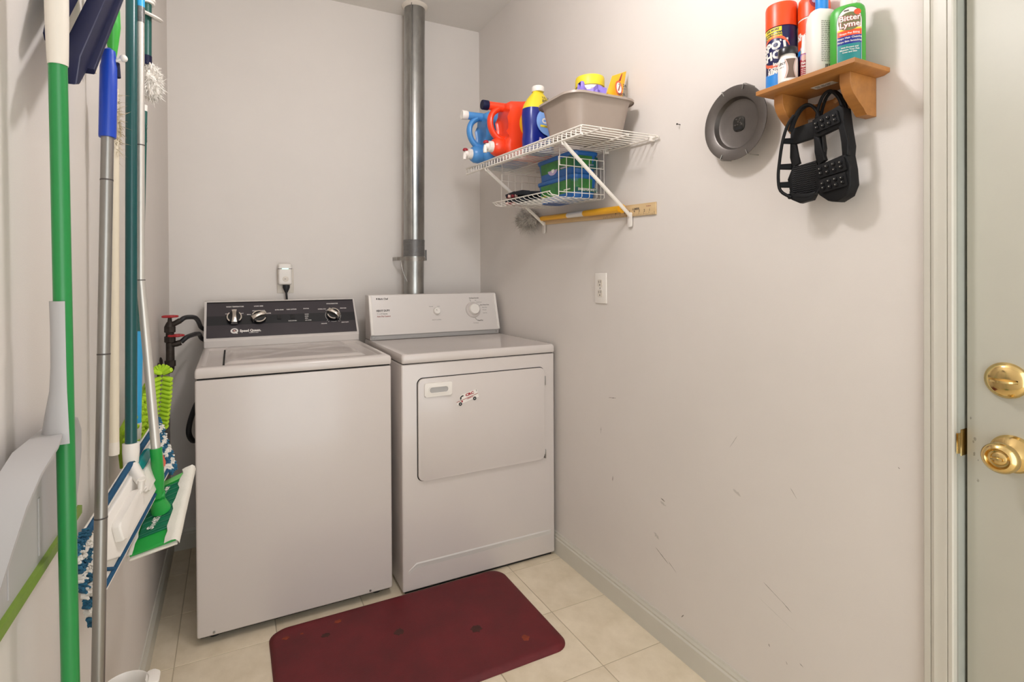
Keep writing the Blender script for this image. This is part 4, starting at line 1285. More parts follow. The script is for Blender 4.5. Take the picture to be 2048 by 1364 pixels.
c6 = (1.2070, .7065, WZ)
s6 = thing('shampoo_bottle', 'lime green oval bottle with rainbow label at shelf end', 'bottle', c6)
R6 = view_ang(c6[0], c6[1]) + pi / 2 - .10
MB().lathe([(.94, 0), (1, .003), (1, .112), (.99, .122), (.94, .130), (.80, .136), (.5, .139)], 40, c6, 'Z', .0330, .0220, R6, 2.2).build('body', 'green_bottle', s6, angle=60)
MB().lathe([(.0135, .137), (.0140, .139), (.0140, .162), (.001, .163)], 24, c6).build('cap', 'white_plastic', s6)
MB().box((c6[0] - .004, c6[1] - .022, WZ + .137), (c6[0] + .010, c6[1] - .008, WZ + .160), .003).build('dispenser', 'white_plastic', s6)
f6 = oval_fn(c6, .0330, .0222, R6)
def arch(x0, x1, z0, z1, zt_, n=10):
    xm, hw = (x0 + x1) / 2, (x1 - x0) / 2
    rows = [(z0, x0, x1), (z1, x0, x1)]
    for i in range(1, n + 1):
        a = pi / 2 * i / n
        rows.append((z1 + (zt_ - z1) * sin(a), xm - hw * max(.03, cos(a)), xm + hw * max(.03, cos(a))))
    return rows
OX = .006
MB().patch(arch(OX - .0245, OX + .0245, .010, .095, .128), f6, 14, .0014).build('label_border', 'knob_black', s6)
MB().patch(arch(OX - .0235, OX + .0235, .0112, .095, .1268), f6, 14, .0016).build('label_print', 'white_plastic', s6)
MB().patch([(.082, OX - .0225, OX + .0225), (.074, OX - .0225, OX + .0225)], f6, 12, .0018).build('band_print', 'yellow_label', s6)
MB().patch([(.0785, OX - .0225, OX + .0225), (.0665, OX - .0225, OX + .0225)], f6, 12, .0020).build('band_print', 'orange', s6)
MB().patch([(.0665, OX - .0225, OX + .0225), (.0490, OX - .0225, OX + .0225)], f6, 12, .0020).build('band_print', 'navy_label', s6)
MB().patch([(.0490, OX - .0225, OX + .0225), (.0122, OX - .0225, OX + .0225)], f6, 12, .0020).build('band_print', 'teal_label', s6)
MB().patch(P_(OX, .097, .0205, .0195), f6, 12, .0022).build('oval_print', 'olive', s6)
MB().patch(P_(OX + .014, .1145, .0068, .0062), f6, 6, .0026).build('flash_print', 'orange', s6)
text('Bitter', .0165, 'ink_red', s6, f6, OX, .1035, .0026, bold=.09)
text('Lyme', .0165, 'ink_red', s6, f6, OX, .0900, .0026, bold=.09)
text('Bitter', .0165, 'white_plastic', s6, f6, OX, .1035, .0029, bold=.02)
text('Lyme', .0165, 'white_plastic', s6, f6, OX, .0900, .0029, bold=.02)
dashes(s6, lambda x, z, d=0: f6(x, z, .0026), OX - .010, .1205, .012, .0022, 'ink', 5)
text('Stops Pet Biting', .0056, 'white_plastic', s6, f6, OX, .0715, .0026)
text('Stops Hair Chewing', .0055, 'white_plastic', s6, f6, OX, .0620, .0026)
text('Stops Skin Scratching', .0050, 'white_plastic', s6, f6, OX, .0545, .0026)
text('Will Protect and', .0045, 'white_plastic', s6, f6, OX, .0415, .0026)
text('Maintain Your Pets', .0045, 'white_plastic', s6, f6, OX, .0365, .0026)
text('Coat and Skin', .0045, 'white_plastic', s6, f6, OX, .0315, .0026)

# ================================================================== ICE CLEATS HANGING FROM THE PEGS
STUD_TIPS = []
def cleat(name, label, o, right, up, face, ks=1.0):
    """o = top of the strap loop on the peg; right/up span the sole plane; face=1 shows the studs, -1 the inside"""
    t = thing(name, label, 'ice cleat', o, 'pair of ice cleats')
    f_raw = flat_fn(o, right, up)
    f = lambda u, v, d=0.0: f_raw(u, v * ks, d)
    # sole as a closed rim: heel plate, waist struts, fore plate
    heel = [(-.036, -.052), (.030, -.038), (.036, -.046), (.036, -.072), (.030, -.086), (-.028, -.096), (-.036, -.090)]
    fore = [(-.030, -.158), (.036, -.146), (.041, -.175), (.041, -.215), (.030, -.238), (.008, -.248), (-.014, -.243), (-.034, -.226), (-.040, -.190)]
    s0, s1 = (-.006, .006)
    MB().prism(heel, f, s0, s1, .003).build('heel_plate', 'rubber_shoe', t)
    fp = MB().prism(fore, f, s0, s1, .003).build('fore_plate', 'rubber_shoe', t)
    for q in ([(-.036, -.088), (-.022, -.096), (-.018, -.125), (-.012, -.150), (-.030, -.160), (-.036, -.130)],
              [(.022, -.084), (.036, -.074), (.041, -.120), (.040, -.152), (.026, -.150), (.030, -.120)]):
        MB().prism(q, f, s0, s1, .0025).build('side_strut', 'rubber_shoe', t)
    # raised side wall behind the sole: a skirt that hugs the foot
    D = -.026 * face if face < 0 else -.019
    lside = [(-.036, -.090), (-.038, -.125), (-.034, -.158), (-.040, -.190), (-.034, -.226), (-.014, -.243)]
    rside = [(.036, -.046), (.038, -.090), (.041, -.130), (.038, -.150), (.041, -.180), (.041, -.215), (.030, -.238), (.008, -.248), (-.014, -.243)]
    def skirt(pts, k0):
        rows = []
        for n_, (u, v) in enumerate(pts):
            fl = 1.06
            rows.append([f(u * .97, v, .004 * face), f(u * fl, v - .002, D * .5), f(u * fl, v - .002, D), f(u * fl - math.copysign(.0035, u), v, D), f(u * .90, v + .002, -.003 * face)])
        MB().loft(rows).build('side_skirt', 'rubber_shoe', t, angle=60)
    skirt(rside[:], 0)
    if face > 0:
        skirt(lside[:], 0)
    else:
        pts = [(-.022, -.020), (-.036, -.044), (-.046, -.085), (-.052, -.140), (-.054, -.185), (-.048, -.222), (-.024, -.244)]
        MB().tube([f(u, v, D) for u, v in pts], .0038, 8, sub=4).build('edge_band', 'rubber_shoe', t)
        for u, v in ((-.046, -.085), (-.0525, -.155), (-.053, -.205), (-.030, -.240)):
            MB().tube([f(u * .62, v, 0), f(u, v, D)], [.0065, .0055], 8, flat=(.6, 1.2)).build('side_web', 'rubber_shoe', t)
        MB().prism([(-.030, -.226), (-.012, -.238), (.012, -.242), (.030, -.232), (.020, -.256), (-.006, -.262), (-.024, -.250)], f, D, .004 * face, .003).build('toe_cap', 'rubber_shoe', t)
    # strap loop over the peg
    for dd in (-.004, -.018):
        MB().tube([f(-.034, -.060, dd * face), f(-.026, -.030, dd * face), f(-.014, -.006, dd * face), f(0, .003, dd * face), f(.012, -.003, dd * face), f(.024, -.022, dd * face), f(.030, -.046, dd * face)], .0036, 8, sub=4).build('strap', 'rubber_shoe', t)
    if face > 0:
        for (cx, cz, hw, hh, rot) in ((-.001, -.066, .030, .015, .13), (.002, -.171, .033, .0155, .10), (.004, -.205, .031, .0155, .10)):
            r = lambda u, v: (cx + u * cos(rot) - v * sin(rot), cz + u * sin(rot) + v * cos(rot))
            pd = MB().prism([r(u, v) for u, v in rrect(-hw, -hh, hw, hh, .004)], f, .005, .0105, .0018).build('stud_pad', 'rubber_shoe', t)
            for i in range(4):
                for j in range(2):
                    u, v = r(-hw * .72 + hw * 1.44 * i / 3 * 1.0, (-.0065 if j == 0 else .0065) * (1 if i % 3 else .75))
                    st_ = MB()
                    st_.loft([[f(u + q * cos(a), v + q * sin(a), d) for a in [2 * pi * k / 10 for k in range(10)]] for q, d in ((.0046, .010), (.0042, .0130), (.0020, .0136))])
                    so_ = st_.build('stud', 'rubber_shoe', pd)
                    tp2 = MB().loft([[f(u + q * cos(a), v + q * sin(a), d) for a in [2 * pi * k / 8 for k in range(8)]] for q, d in ((.0017, .0130), (.0015, .0158), (.0008, .0164))])
                    STUD_TIPS.append((tp2, pd))
    else:
        for i in range(14):
            z = -.158 - i * .0058
            P = [f(-.028 + .060 * k / 16, z + .004 * (k / 16) + .0011 * (1 if k % 2 else -1), .0064) for k in range(17)]
            MB().tube(P, .0011, 5).build('tread_rib', 'black_rubber', fp)
    return t
cleat('ice_cleat', 'black rubber ice cleat with metal studs facing out, right of the pair', (1.206, .7520, 1.6240), (-.05, -1, .03), (-.06, .04, 1), 1)
cleat('ice_cleat', 'black rubber ice cleat showing ribbed inside, left of the pair', (1.222, .8060, 1.6085), (.32, -1, .02), (-.03, -.05, 1), -1, .86)
for mb_, par_ in STUD_TIPS:
    mb_.build('stud_tip', 'steel', par_)

# ================================================================== WATER VALVES AND HOSES
PVX, PVY = -.205, 2.34
vl = thing('water_valve', 'rusty iron supply pipe with two red valve handles on left wall', 'valve', (PVX, PVY, .86))
MB().tube([(XL + .004, PVY + .005, .872), (-.226, PVY + .004, .868), (-.212, PVY + .002, .872), (PVX, PVY, .888), (PVX, PVY, 1.02)], [.015, .0155, .016, .0145, .0135], 14, sub=4).build('pipe', 'iron', vl)
MB().lathe([(.001, 0), (.029, 0), (.028, .004), (.018, .008), (.016, .014)], 22, (XL + .0005, PVY + .004, .871), 'X').build('wall_flange', 'iron', vl)
MB().lathe([(.001, 0), (.026, 0), (.025, .004), (.016, .008)], 22, (XL + .0005, PVY + .075, .885), 'X').build('wall_flange', 'iron', vl)
for z in (.895, .985, 1.022):
    MB().lathe([(.0150, -.012), (.0185, -.010), (.0185, .010), (.0150, .012)], 8, (PVX, PVY, z)).build('coupling', 'iron', vl)
MB().lathe([(.0165, 0), (.0175, .012), (.0120, .024), (.0075, .030), (.0060, .046)], 14, (PVX, PVY, 1.022)).build('bonnet', 'iron', vl)
MB().tube([(PVX, PVY, 1.036), (PVX + .020, PVY - .004, 1.046), (PVX + .034, PVY - .002, 1.054)], [.010, .010, .0105], 12).build('outlet_arm', 'iron', vl)
MB().tube([(PVX, PVY, .965), (PVX + .022, PVY - .006, .968), (PVX + .036, PVY - .004, .972)], [.011, .011, .0105], 12).build('outlet_arm', 'iron', vl)
def wheel(c, parent):
    mb = MB()
    n = 40
    rings = []
    for i in range(n + 1):
        a = 2 * pi * i / n
        r = .0225 + .0025 * cos(5 * a)
        rings.append(Vector((c[0] + r * cos(a), c[1] + r * sin(a), c[2])))
    mb.tube(rings, .0042, 8, cap=False)
    for k in range(5):
        a = 2 * pi * k / 5
        mb.tube([c, (c[0] + .022 * cos(a), c[1] + .022 * sin(a), c[2])], .0036, 6)
    mb.lathe([(.007, -.005), (.0075, .003), (.004, .005), (.001, .005)], 12, c)
    return mb.build('handle', 'red_handle', parent)
wheel((PVX, PVY, 1.0705), vl)
wheel((PVX + .020, PVY - .014, .9995), vl)
h1 = tag(MB().tube([(PVX + .034, PVY - .002, 1.053), (-.155, 2.345, 1.064), (-.130, 2.41, 1.060), (-.122, 2.50, 1.042), (-.120, 2.60, 1.018), (-.118, 2.70, .995), (-.100, 2.757, .975), (-.05, 2.758, .94), (-.05, 2.758, .7)], .0088, 12, sub=5).build('water_hose', 'black_rubber'), 'upper black rubber hose from the valve to the washer', 'hose', 'black hoses beside the washer')
h2 = tag(MB().tube([(PVX + .036, PVY - .004, .973), (-.150, 2.345, .990), (-.130, 2.42, .992), (-.123, 2.50, .986), (-.121, 2.60, .976), (-.119, 2.70, .950), (-.100, 2.757, .925), (-.02, 2.758, .86), (-.02, 2.758, .6)], .0088, 12, sub=5).build('water_hose', 'black_rubber'), 'lower black rubber hose from the valve to the washer', 'hose', 'black hoses beside the washer')
h3 = tag(MB().tube([(-.06, 2.73, .74), (-.110, 2.705, .71), (-.142, 2.60, .660), (-.157, 2.50, .60), (-.147, 2.54, .545), (-.126, 2.63, .52), (-.095, 2.71, .50), (-.05, 2.74, .40), (-.05, 2.74, .2)], .0105, 12, sub=5).build('drain_hose', 'black_rubber'), 'thick black hose looping out behind the washer side', 'hose')

# ================================================================== BROOM WITH GREEN POLE AND DUSTPAN
gb = thing('green_broom', 'broom with thick green pole and beige grip, nearest on the left wall', 'broom', (-.190, .885, .02))
gp = lambda z: Vector((-.1955 + .004 * (1.5 - z), .8640 + .016 * (1.5 - z) / .82, z))
MB().tube([gp(.17), gp(.8), gp(1.492)], .0100, 20).build('pole', 'green_pole', gb)
MB().tube([gp(1.486), gp(1.50), gp(1.53), gp(1.57), gp(1.62), gp(1.70), gp(1.78), gp(1.80)], [.0108, .0114, .0121, .0126, .0123, .0116, .0122, .008], 20, sub=3).build('grip', 'cream_plastic', gb)
bh = gp(.17)
MB().tube([bh, bh - Vector((0, 0, .05))], [.018, .022], 16).build('socket', 'green_pole', gb)
MB().box((bh.x - .030, bh.y - .13, .095), (bh.x + .030, bh.y + .13, .135), .01).build('brush_head', 'green_pole', gb)
rn = random.Random(12)
br_ = MB()
for i in range(26):
    for j in range(5):
        x, y = bh.x - .022 + .011 * j, bh.y - .12 + .24 * i / 25
        br_.tube([(x, y, .098), (x + rn.uniform(-.008, .008), y + rn.uniform(-.012, .012), .002)], [.0035, .002], 5)
bo = br_.build('bristles', 'dkgreen', gb)
bo['kind'] = 'stuff'

dp = thing('dustpan', 'grey plastic dustpan with green rubber lip clipped to the broom pole', 'dustpan', (-.2, .87, .84))
PF = -.2240
# pan: floor sheet and raised rim
Y0, Y1, ZT, ZB = .690, 1.055, 1.016, .852
fl_ = MB()
def pan_edge(t):
    """half rim from lip (t=0) up the side, over the top: returns y offset, z, depth"""
    return t
rimpts = []
Nn = 9
side = lambda s: [(( .5 + s * .5), ZB, .006), ((.5 + s * .495), ZB + .04, .026), ((.5 + s * .475), ZB + .09, .046), ((.5 + s * .44), ZB + .125, .058), ((.5 + s * .36), ZB + .150, .066), ((.5 + s * .22), ZT, .070)]
pts = side(-1) + side(1)[::-1]
outer, inner = [], []
rows_o, rows_i = [], []
for u, z, d in pts:
    d *= .60 if u < .5 else .24
    y = Y0 + (Y1 - Y0) * u
    yi = Y0 + (Y1 - Y0) * (.5 + (u - .5) * .93)
    zi_ = z - (.006 if z > ZB + .1 else 0)
    rows_o.append(((PF, y, z), (PF + d, y + (u - .5) * .012, z + .002), (PF + d, y + (u - .5) * .012 - (u - .5) * .008, z - .001), (PF + .004, yi, zi_)))
pm_ = MB().loft([list(r) for r in rows_o], cap=True)
rim = pm_.build('pan_rim', 'dustpan_grey', dp, angle=50)
pl_ = MB()
poly = [(Y0 + (Y1 - Y0) * u, z) for u, z, d in pts]
pl_.prism(poly, lambda u, v, d: Vector((PF + d, u, v)), 0, .0045)
pl_.build('pan_floor', 'dustpan_grey', dp)
for k in range(3):
    y = .76 + .105 * k
    MB().box((PF + .004, y - .003, ZB + .012), (PF + .0058, y + .003, ZB + .085), .0006, 1).build('floor_rib', 'dustpan_grey', dp)
MB().loft([[(PF + a, y, z) for a, z in ((0, ZB + .004), (.010, ZB + .002), (.010, ZB - .010), (.004, ZB - .016), (0, ZB - .016))] for y in (Y0 - .002, Y1 + .002)]).build('rubber_lip', 'green_rubber', dp)
# handle: open channel holding the pole
hs = MB()
rows = []
for z, r, k in ((1.005, .026, .8), (1.040, .0205, 1.0), (1.070, .0155, 1.1), (1.10, .0138, 1.15), (1.15, .0134, 1.15), (1.185, .0138, 1.1)):
    c = gp(z)
    a0, a1 = pi * .62, pi * 1.62
    o_ = [(c.x + r * cos(a0 + (a1 - a0) * i / 10), c.y + r * sin(a0 + (a1 - a0) * i / 10), z) for i in range(11)]
    i_ = [(c.x + (r - .0028) * cos(a0 + (a1 - a0) * i / 10), c.y + (r - .0028) * sin(a0 + (a1 - a0) * i / 10), z) for i in range(10, -1, -1)]
    rows.append(o_ + i_)
hs.loft(rows)
hs.build('handle_clip', 'dustpan_grey', dp, angle=50)
# ================================================================== NAVY PANEL
nv = thing('slanted_panel', 'slanted navy blue plastic panel hanging behind the green broom pole', 'panel', (-.20, 1.0, 1.46))
A0, A1 = Vector((-.192, .878, 1.472)), Vector((-.192, 1.200, 1.768))
ax = (A1 - A0).normalized()
sd = Vector((0, -ax.z, ax.y))
nx_ = Vector((1, 0, 0))
def nvf(u, v, d):
    return A0 + ax * u + sd * v + nx_ * d
Ln = (A1 - A0).length
MB().prism([(0.0, -.004), (.02, -.013), (.06, -.014), (.11, -.016), (Ln, -.018), (Ln, .014), (.05, .014)], nvf, -.012, .012, .003).build('front_bar', 'navy', nv, angle=25)
MB().prism([(.075, -.022), (Ln, -.026), (Ln, -.017), (.075, -.014)], nvf, -.006, .020, .002).build('flange', 'navy', nv, angle=25)
MB().prism([(.07, .018), (Ln, .022), (Ln, .075), (.20, .075), (.07, .030)], nvf, -.030, -.016, .003).build('rear_panel', 'navy', nv, angle=25)

# ================================================================== WALL HOOKS
def hook(pts, label, r=.0032):
    t = thing('wall_hook', label, 'hook', pts[0], 'white wire hooks on the left wall')
    MB().tube(pts, r, 8, sub=4).build('wire', 'white_wire', t)
    e = Vector(pts[-1])
    mb = MB()
    bmesh.ops.create_uvsphere(mb.bm, u_segments=14, v_segments=10, radius=.0062)
    for v in mb.bm.verts:
        v.co += e
    mb.build('tip', 'white_plastic', t)
    MB().lathe([(.001, 0), (.012, 0), (.012, .003), (.006, .005)], 14, (XL + .0004, pts[0][1], pts[0][2]), 'X').build('base', 'white_plastic', t)
    return t
hook([(XL + .002, 1.175, 1.612), (-.228, 1.165, 1.625), (-.210, 1.150, 1.612), (-.192, 1.128, 1.588), (-.178, 1.12, 1.586), (-.163, 1.120, 1.594)], 'white wire hook through the blue grip of the metal pole')
hook([(XL + .002, 1.30, 1.80), (-.225, 1.295, 1.805), (-.208, 1.27, 1.775), (-.203, 1.245, 1.735), (-.190, 1.235, 1.742)], 'white wire hook above the slim green handled brush')

# ================================================================== METAL POLE WITH BLUE GRIP
mp = thing('sponge_mop', 'grey metal mop pole with bright blue grip', 'mop', (-.20, 1.05, .02))
a, b = Vector((-.1838, 1.12, 1.600)), Vector((-.1963, 1.06, .563))
q = lambda z: a + (b - a) * ((a.z - z) / (a.z - b.z))
MB().tube([q(1.462), q(1.10), q(.563), q(.14)], .0092, 18).build('pole', 'silver_pole', mp)
for z in (1.380, 1.088, .822):
    MB().tube([q(z + .0012), q(z - .0012)], .0095, 18).build('joint', 'ink', mp)
gr_ = MB()
gr_.tube([q(1.453), q(1.456), q(1.53), q(1.575), q(1.582), q(1.592), q(1.603), q(1.608)], [.0123, .0127, .0127, .0125, .0110, .0107, .0094, .003], 22)
gr_.build('grip', 'blue_grip', mp)
MB().tube([q(1.585) + Vector((.010, 0.004, 0)), q(1.560) + Vector((.012, .004, 0))], [.0052, .0052], 10).build('grip_slot', 'navy', mp)
bb = q(.14)
MB().box((bb.x - .018, bb.y - .11, .085), (bb.x + .022, bb.y + .11, .135), .008).build('clamp', 'white_plastic', mp)
MB().box((bb.x - .024, bb.y - .12, .028), (bb.x + .028, bb.y + .12, .086), .012).build('sponge', 'yellow_label', mp)

# ================================================================== CREAM POLE
cp = thing('cream_pole', 'slim cream coloured pole hanging between grey and teal poles', 'pole', (-.2, 1.26, .86))
MB().tube([(-.1995, 1.262, 1.58), (-.2015, 1.255, 1.2), (-.203, 1.25, .90)], .0086, 14).build('shaft', 'cream_pole', cp)
MB().lathe([(.0085, 0), (.009, .01), (.0085, .03)], 14, (-.2030, 1.2505, .875)).build('end_cap', 'cream_plastic', cp)

# ================================================================== BRUSH WITH LEAF GREEN HANDLE
lb = thing('slim_duster', 'slim tan duster with leaf green handle hanging from a hook', 'duster', (-.2, 1.26, 1.45))
lz = lambda t: Vector((-.1985 - .002 * t, 1.243 + .022 * t, 1.765 - .32 * t))
MB().tube([lz(-.02), lz(.02), lz(.12), lz(.22), lz(.32), lz(.40), lz(.43)], [.0035, .0065, .0125, .0135, .0095, .0055, .004], 16, sub=4).build('handle', 'leaf_green', lb)
MB().tube([lz(.42), lz(.56)], .0030, 8).build('stem', 'white_plastic', lb)
fz = fuzz(lz(.78), (.010, .010, .072), 500, .010, .0008, 9)
fo = fz.build('fibres', 'wool_tan', lb)
fo['kind'] = 'stuff'
for dx_ in (0, .0):
    pass
for k, (yy_, zz_) in enumerate(((1.185, 1.72), (1.205, 1.73))):
    pass

# hanging cords behind the blue grip
cd_ = thing('hanging_cord', 'pale looped cord hanging behind the blue grip', 'cord', (-.225, 1.2, 1.6))
MB().tube([(-.226, 1.205, 1.60), (-.226, 1.207, 1.68), (-.226, 1.212, 1.76), (-.224, 1.225, 1.80), (-.224, 1.240, 1.76), (-.225, 1.243, 1.68), (-.226, 1.242, 1.60)], .0032, 8, sub=4).build('loop', 'cream_pole', cd_)

# ================================================================== FLAT MOP WITH TEAL POLE
fm = thing('flat_mop', 'flat mop with teal pole, white plate and blue striped pad', 'mop', (-.19, 1.33, .64))
a, b = Vector((-.19, 1.411, 1.823)), Vector((-.19, 1.350, .843))
tq = lambda z: a + (b - a) * ((a.z - z) / (a.z - b.z))
MB().tube([tq(.80), tq(1.3), tq(1.90)], .0110, 20).build('pole', 'teal_pole', fm)
# head frame: u from near end to far end, v from low edge to top edge
An, Bn, Cf, Df = Vector((-.2335, 1.12, .775)), Vector((-.2107, 1.12, .638)), Vector((-.163, 1.5, .878)), Vector((-.1286, 1.5, .753))
hn = (Cf - An).cross(Bn - An).normalized()
if hn.x < 0:
    hn = -hn
def hf(u, v, d=0.0):
    return Bn.lerp(Df, u).lerp(An.lerp(Cf, u), v) + hn * d
MB().prism([(.015, .03), (.985, .03), (.985, .97), (.015, .97)], hf, -.008, 0, .003).build('pad', 'pad_white', fm)
# white plate with pointed ends
pla = MB().prism([(.10, .46), (.24, .20), (.80, .20), (.92, .50), (.84, .84), (.20, .84), (.12, .64)], hf, 0, .009, .003).build('plate', 'white_plastic', fm)
MB().prism(rrect(.22, .40, .50, .70, .06), hf, .008, .024, .007).build('hinge_boss', 'white_plastic', pla)
MB().prism(rrect(.58, .40, .84, .72, .06), hf, .008, .016, .005).build('end_boss', 'white_plastic', pla)
MB().prism(rrect(.845, .32, .90, .50, .03), hf, .009, .0105).build('round_print', 'orange_dull', pla, smooth=False)
MB().prism(rrect(.60, .74, .76, .90, .05), hf, .006, .013, .002).build('clip', 'teal_label', pla)
def band(p, wd, name='piping'):
    pts_ = [hf(u, v, .0015) for u, v in p]
    return MB().tube(pts_, wd, 8).build(name, 'pad_teal', fm)
band([(.02, .13), (.5, .115), (.98, .13)], .0042)
band([(.21, .12), (.15, .26), (.095, .42)], .0034)
band([(.80, .13), (.88, .24), (.945, .40)], .0034)
band([(.02, .93), (.5, .945), (.98, .93)], .0060, 'top_binding')
MB().prism(rrect(.03, .84, .17, .93, .01), hf, .0005, .0030).build('care_tag', 'cream_plastic', fm, smooth=False)
text('TERRY', .013, 'ink', fm, lambda x, z, d=0: hf(.10 + x / .40, .888 + z / .138, .0034), 0, 0)
# chenille fringe at both ends: blue and white stripes
def fringe(u0, u1, stripes, name_seed, wob):
    rn = random.Random(name_seed)
    for k in range(stripes):
        mb = MB()
        v0, v1 = k / stripes, (k + 1) / stripes
        for i in range(46):
            u, v = rn.uniform(u0, u1), rn.uniform(v0, v1)
            p = hf(u, v, .001)
            d = (hn * rn.uniform(.5, 1.0) + (hf(u + .1, v) - hf(u, v)).normalized() * rn.uniform(-.9, .9) + Vector((0, 0, 1)) * rn.uniform(-.9, .5)).normalized()
            L = rn.uniform(.005, .0095)
            mb.tube([p - hn * .005, p + d * L * .6, p + d * L + Vector((0, 0, -.001))], [.0032, .0030, .0016], 5)
        o = mb.build('fringe_tuft', 'fringe_blue' if k % 2 == 0 else 'fringe_white', fm)
        o['kind'] = 'stuff'
fringe(-.045, .065, 9, 21, 0)
fringe(.945, 1.035, 9, 22, 0)
# socket and joint
s0, s1 = tq(.868), hf(.50, .62, .020)
MB().tube([s0, tq(.85), tq(.82), s1 + Vector((.002, 0, .020))], [.0155, .0155, .0140, .0100], 18).build('socket', 'white_plastic', fm)
MB().tube([s1 + Vector((.002, 0, .022)), s1], [.0095, .0085], 12, flat=(1.2, .7)).build('joint', 'white_plastic', fm)
MB().tube([s1 + Vector((-.002, -.010, 0)), s1 + Vector((.004, .016, 0))], .0055, 10).build('joint_pin', 'white_plastic', fm)

# ================================================================== SWEEPER WITH GREEN HEAD
sw = thing('floor_sweeper', 'floor sweeper with silver pole and green head wrapped in white cloth', 'sweeper', (-.14, 1.40, .63))
t0, t1, t2 = Vector((-.1745, 1.42, 1.900)), Vector((-.1765, 1.400, 1.21)), Vector((-.1477, 1.37, .8414))
MB().tube([t1, t1.lerp(t0, .5), t1.lerp(t0, .855)], [.0082, .0080, .0078], 16).build('upper_pole', 'pale_pole', sw)
MB().tube([t2, t2.lerp(t1, .5), t1], [.0092, .0090, .0086], 16).build('lower_pole', 'pale_pole', sw)
for k in (t1, t1.lerp(t0, .43)):
    MB().tube([k + Vector((0, 0, .001)), k - Vector((0, 0, .001))], .0090, 16).build('joint', 'ink', sw)
MB().tube([t1.lerp(t0, .825), t1.lerp(t0, .875)], .0086, 16).build('tape_wrap', 'tape', sw)
MB().tube([t1.lerp(t0, .87), t1.lerp(t0, 1.0)], [.0085, .009], 16).build('grip', 'lightblue', sw)
BL, BR, TL, TR = Vector((-.1963, 1.34, .6336)), Vector((-.1096, 1.34, .6505)), Vector((-.1744, 1.50, .7193)), Vector((-.088, 1.52, .746))
sn = (BR - BL).cross(TL - BL).normalized()
if sn.dot(Vector((.14, -1.4, .55))) < 0:
    sn = -sn
def sf_(u, v, d=0.0):
    return BL.lerp(BR, u).lerp(TL.lerp(TR, u), v) + sn * d
MB().prism([(0, 0), (1, 0), (1, 1), (0, 1)], sf_, -.016, -.009, .003).build('cloth_sheet', 'cloth_white', sw)
hd_ = MB().prism([(.02, .02), (.98, .02), (.98, .98), (.02, .98)], sf_, -.0085, .0, .004).build('head', 'swiffer', sw)
MB().prism([(.12, .20), (.84, .20), (.84, .86), (.12, .86)], sf_, 0, .0035, .001).build('gripper_panel', 'swiffer_dark', sw)
for k in range(9):
    v = .23 + .075 * k
    MB().tube([sf_(.13, v, .004), sf_(.48, v + .012 * sin(k), .0045), sf_(.83, v, .004)], .0016, 6).build('rib', 'swiffer_dark', hd_)
MB().prism([(.80, .08), (.98, .16), (.98, .22), (.80, .18)], sf_, 0, .003, .001).build('corner_lug', 'swiffer_light', sw)
MB().prism([(.05, .90), (.95, .90), (.95, .98), (.05, .98)], sf_, 0, .003, .001).build('far_edge', 'swiffer_light', sw)
# cloth folded over the right and left edges
for side_, (ua, ub) in enumerate(((.72, 1.05), (-.05, .15))):
    rn = random.Random(40 + side_)
    rows = []
    for i in range(15):
        v = -.01 + 1.03 * i / 14
        w1 = rn.uniform(-.04, .05)
        if side_ == 0:
            us = [1.05, 1.05, 1.0, .92, .84, .76 + w1]
            ds = [-.012, -.002, .006, .007, .0065, .0055]
        else:
            us = [-.05, -.05, -.01, .03, .07, .11 + w1 * .6]
            ds = [-.012, -.003, .0045, .0055, .0055, .005]
        rows.append([sf_(u, v, d + rn.uniform(-.0008, .0008)) for u, d in zip(us, ds)])
    cm = MB().quadgrid(rows)
    o = cm.build('cloth_fold', 'cloth_white', sw, angle=80)
jc = sf_(.48, .50, .006)
MB().tube([t2 + (t2 - t1).normalized() * -.004, t2, t2.lerp(jc, .45) + Vector((0, 0, 0)), jc + sn * .028 + Vector((0, 0, .012))], [.0118, .0116, .0116, .0125], 16).build('socket', 'swiffer', sw)
MB().tube([jc + sn * .028 + Vector((-.012, 0, .012)), jc + sn * .028 + Vector((.014, 0, .012))], .0100, 14).build('yoke', 'swiffer', sw)
MB().tube([jc, jc + sn * .030 + Vector((0, 0, .004))], [.020, .013], 16).build('swivel', 'swiffer', sw)
for v in (.36, .74):
    text('Swiffer', .020, 'white_plastic', sw, lambda x, z, d=0, v=v: sf_(.42 + (x * .35 - z * .94) / .088, v + (x * .94 + z * .35) / .183, d), 0, 0, .0055, bold=.03, sx=.7)

# ================================================================== LIME CHENILLE MOP BEHIND
lm = thing('chenille_mop', 'lime green chenille mop with dark green pole behind the other mops', 'mop', (-.2, 1.45, .8))
m0, m1 = Vector((-.1860, 1.55, 1.622)), Vector((-.2020, 1.50, .86))
lq = lambda t: m0.lerp(m1, t)
MB().tube([lq(0), lq(.3), lq(.72)], [.0078, .0085, .0085], 14).build('pole', 'dkgreen', lm)
MB().tube([lq(-.015), lq(.004)], .0080, 14).build('end_cap', 'white_plastic', lm)
text('Libman', .016, 'white_plastic', lm, lambda x, z, d=0: lq(.075) + Vector((.0080 * 1, -.0040, 0)) + Vector((z * .4, -z * .9, -x)), 0, 0, 0)
MB().tube([lq(.70), lq(.85), lq(1.0)], [.0105, .0110, .0115], 14).build('sleeve', 'lightblue', lm)
MB().tube([lq(.98), lq(1.07)], [.0125, .0110], 14).build('socket', 'white_plastic', lm)
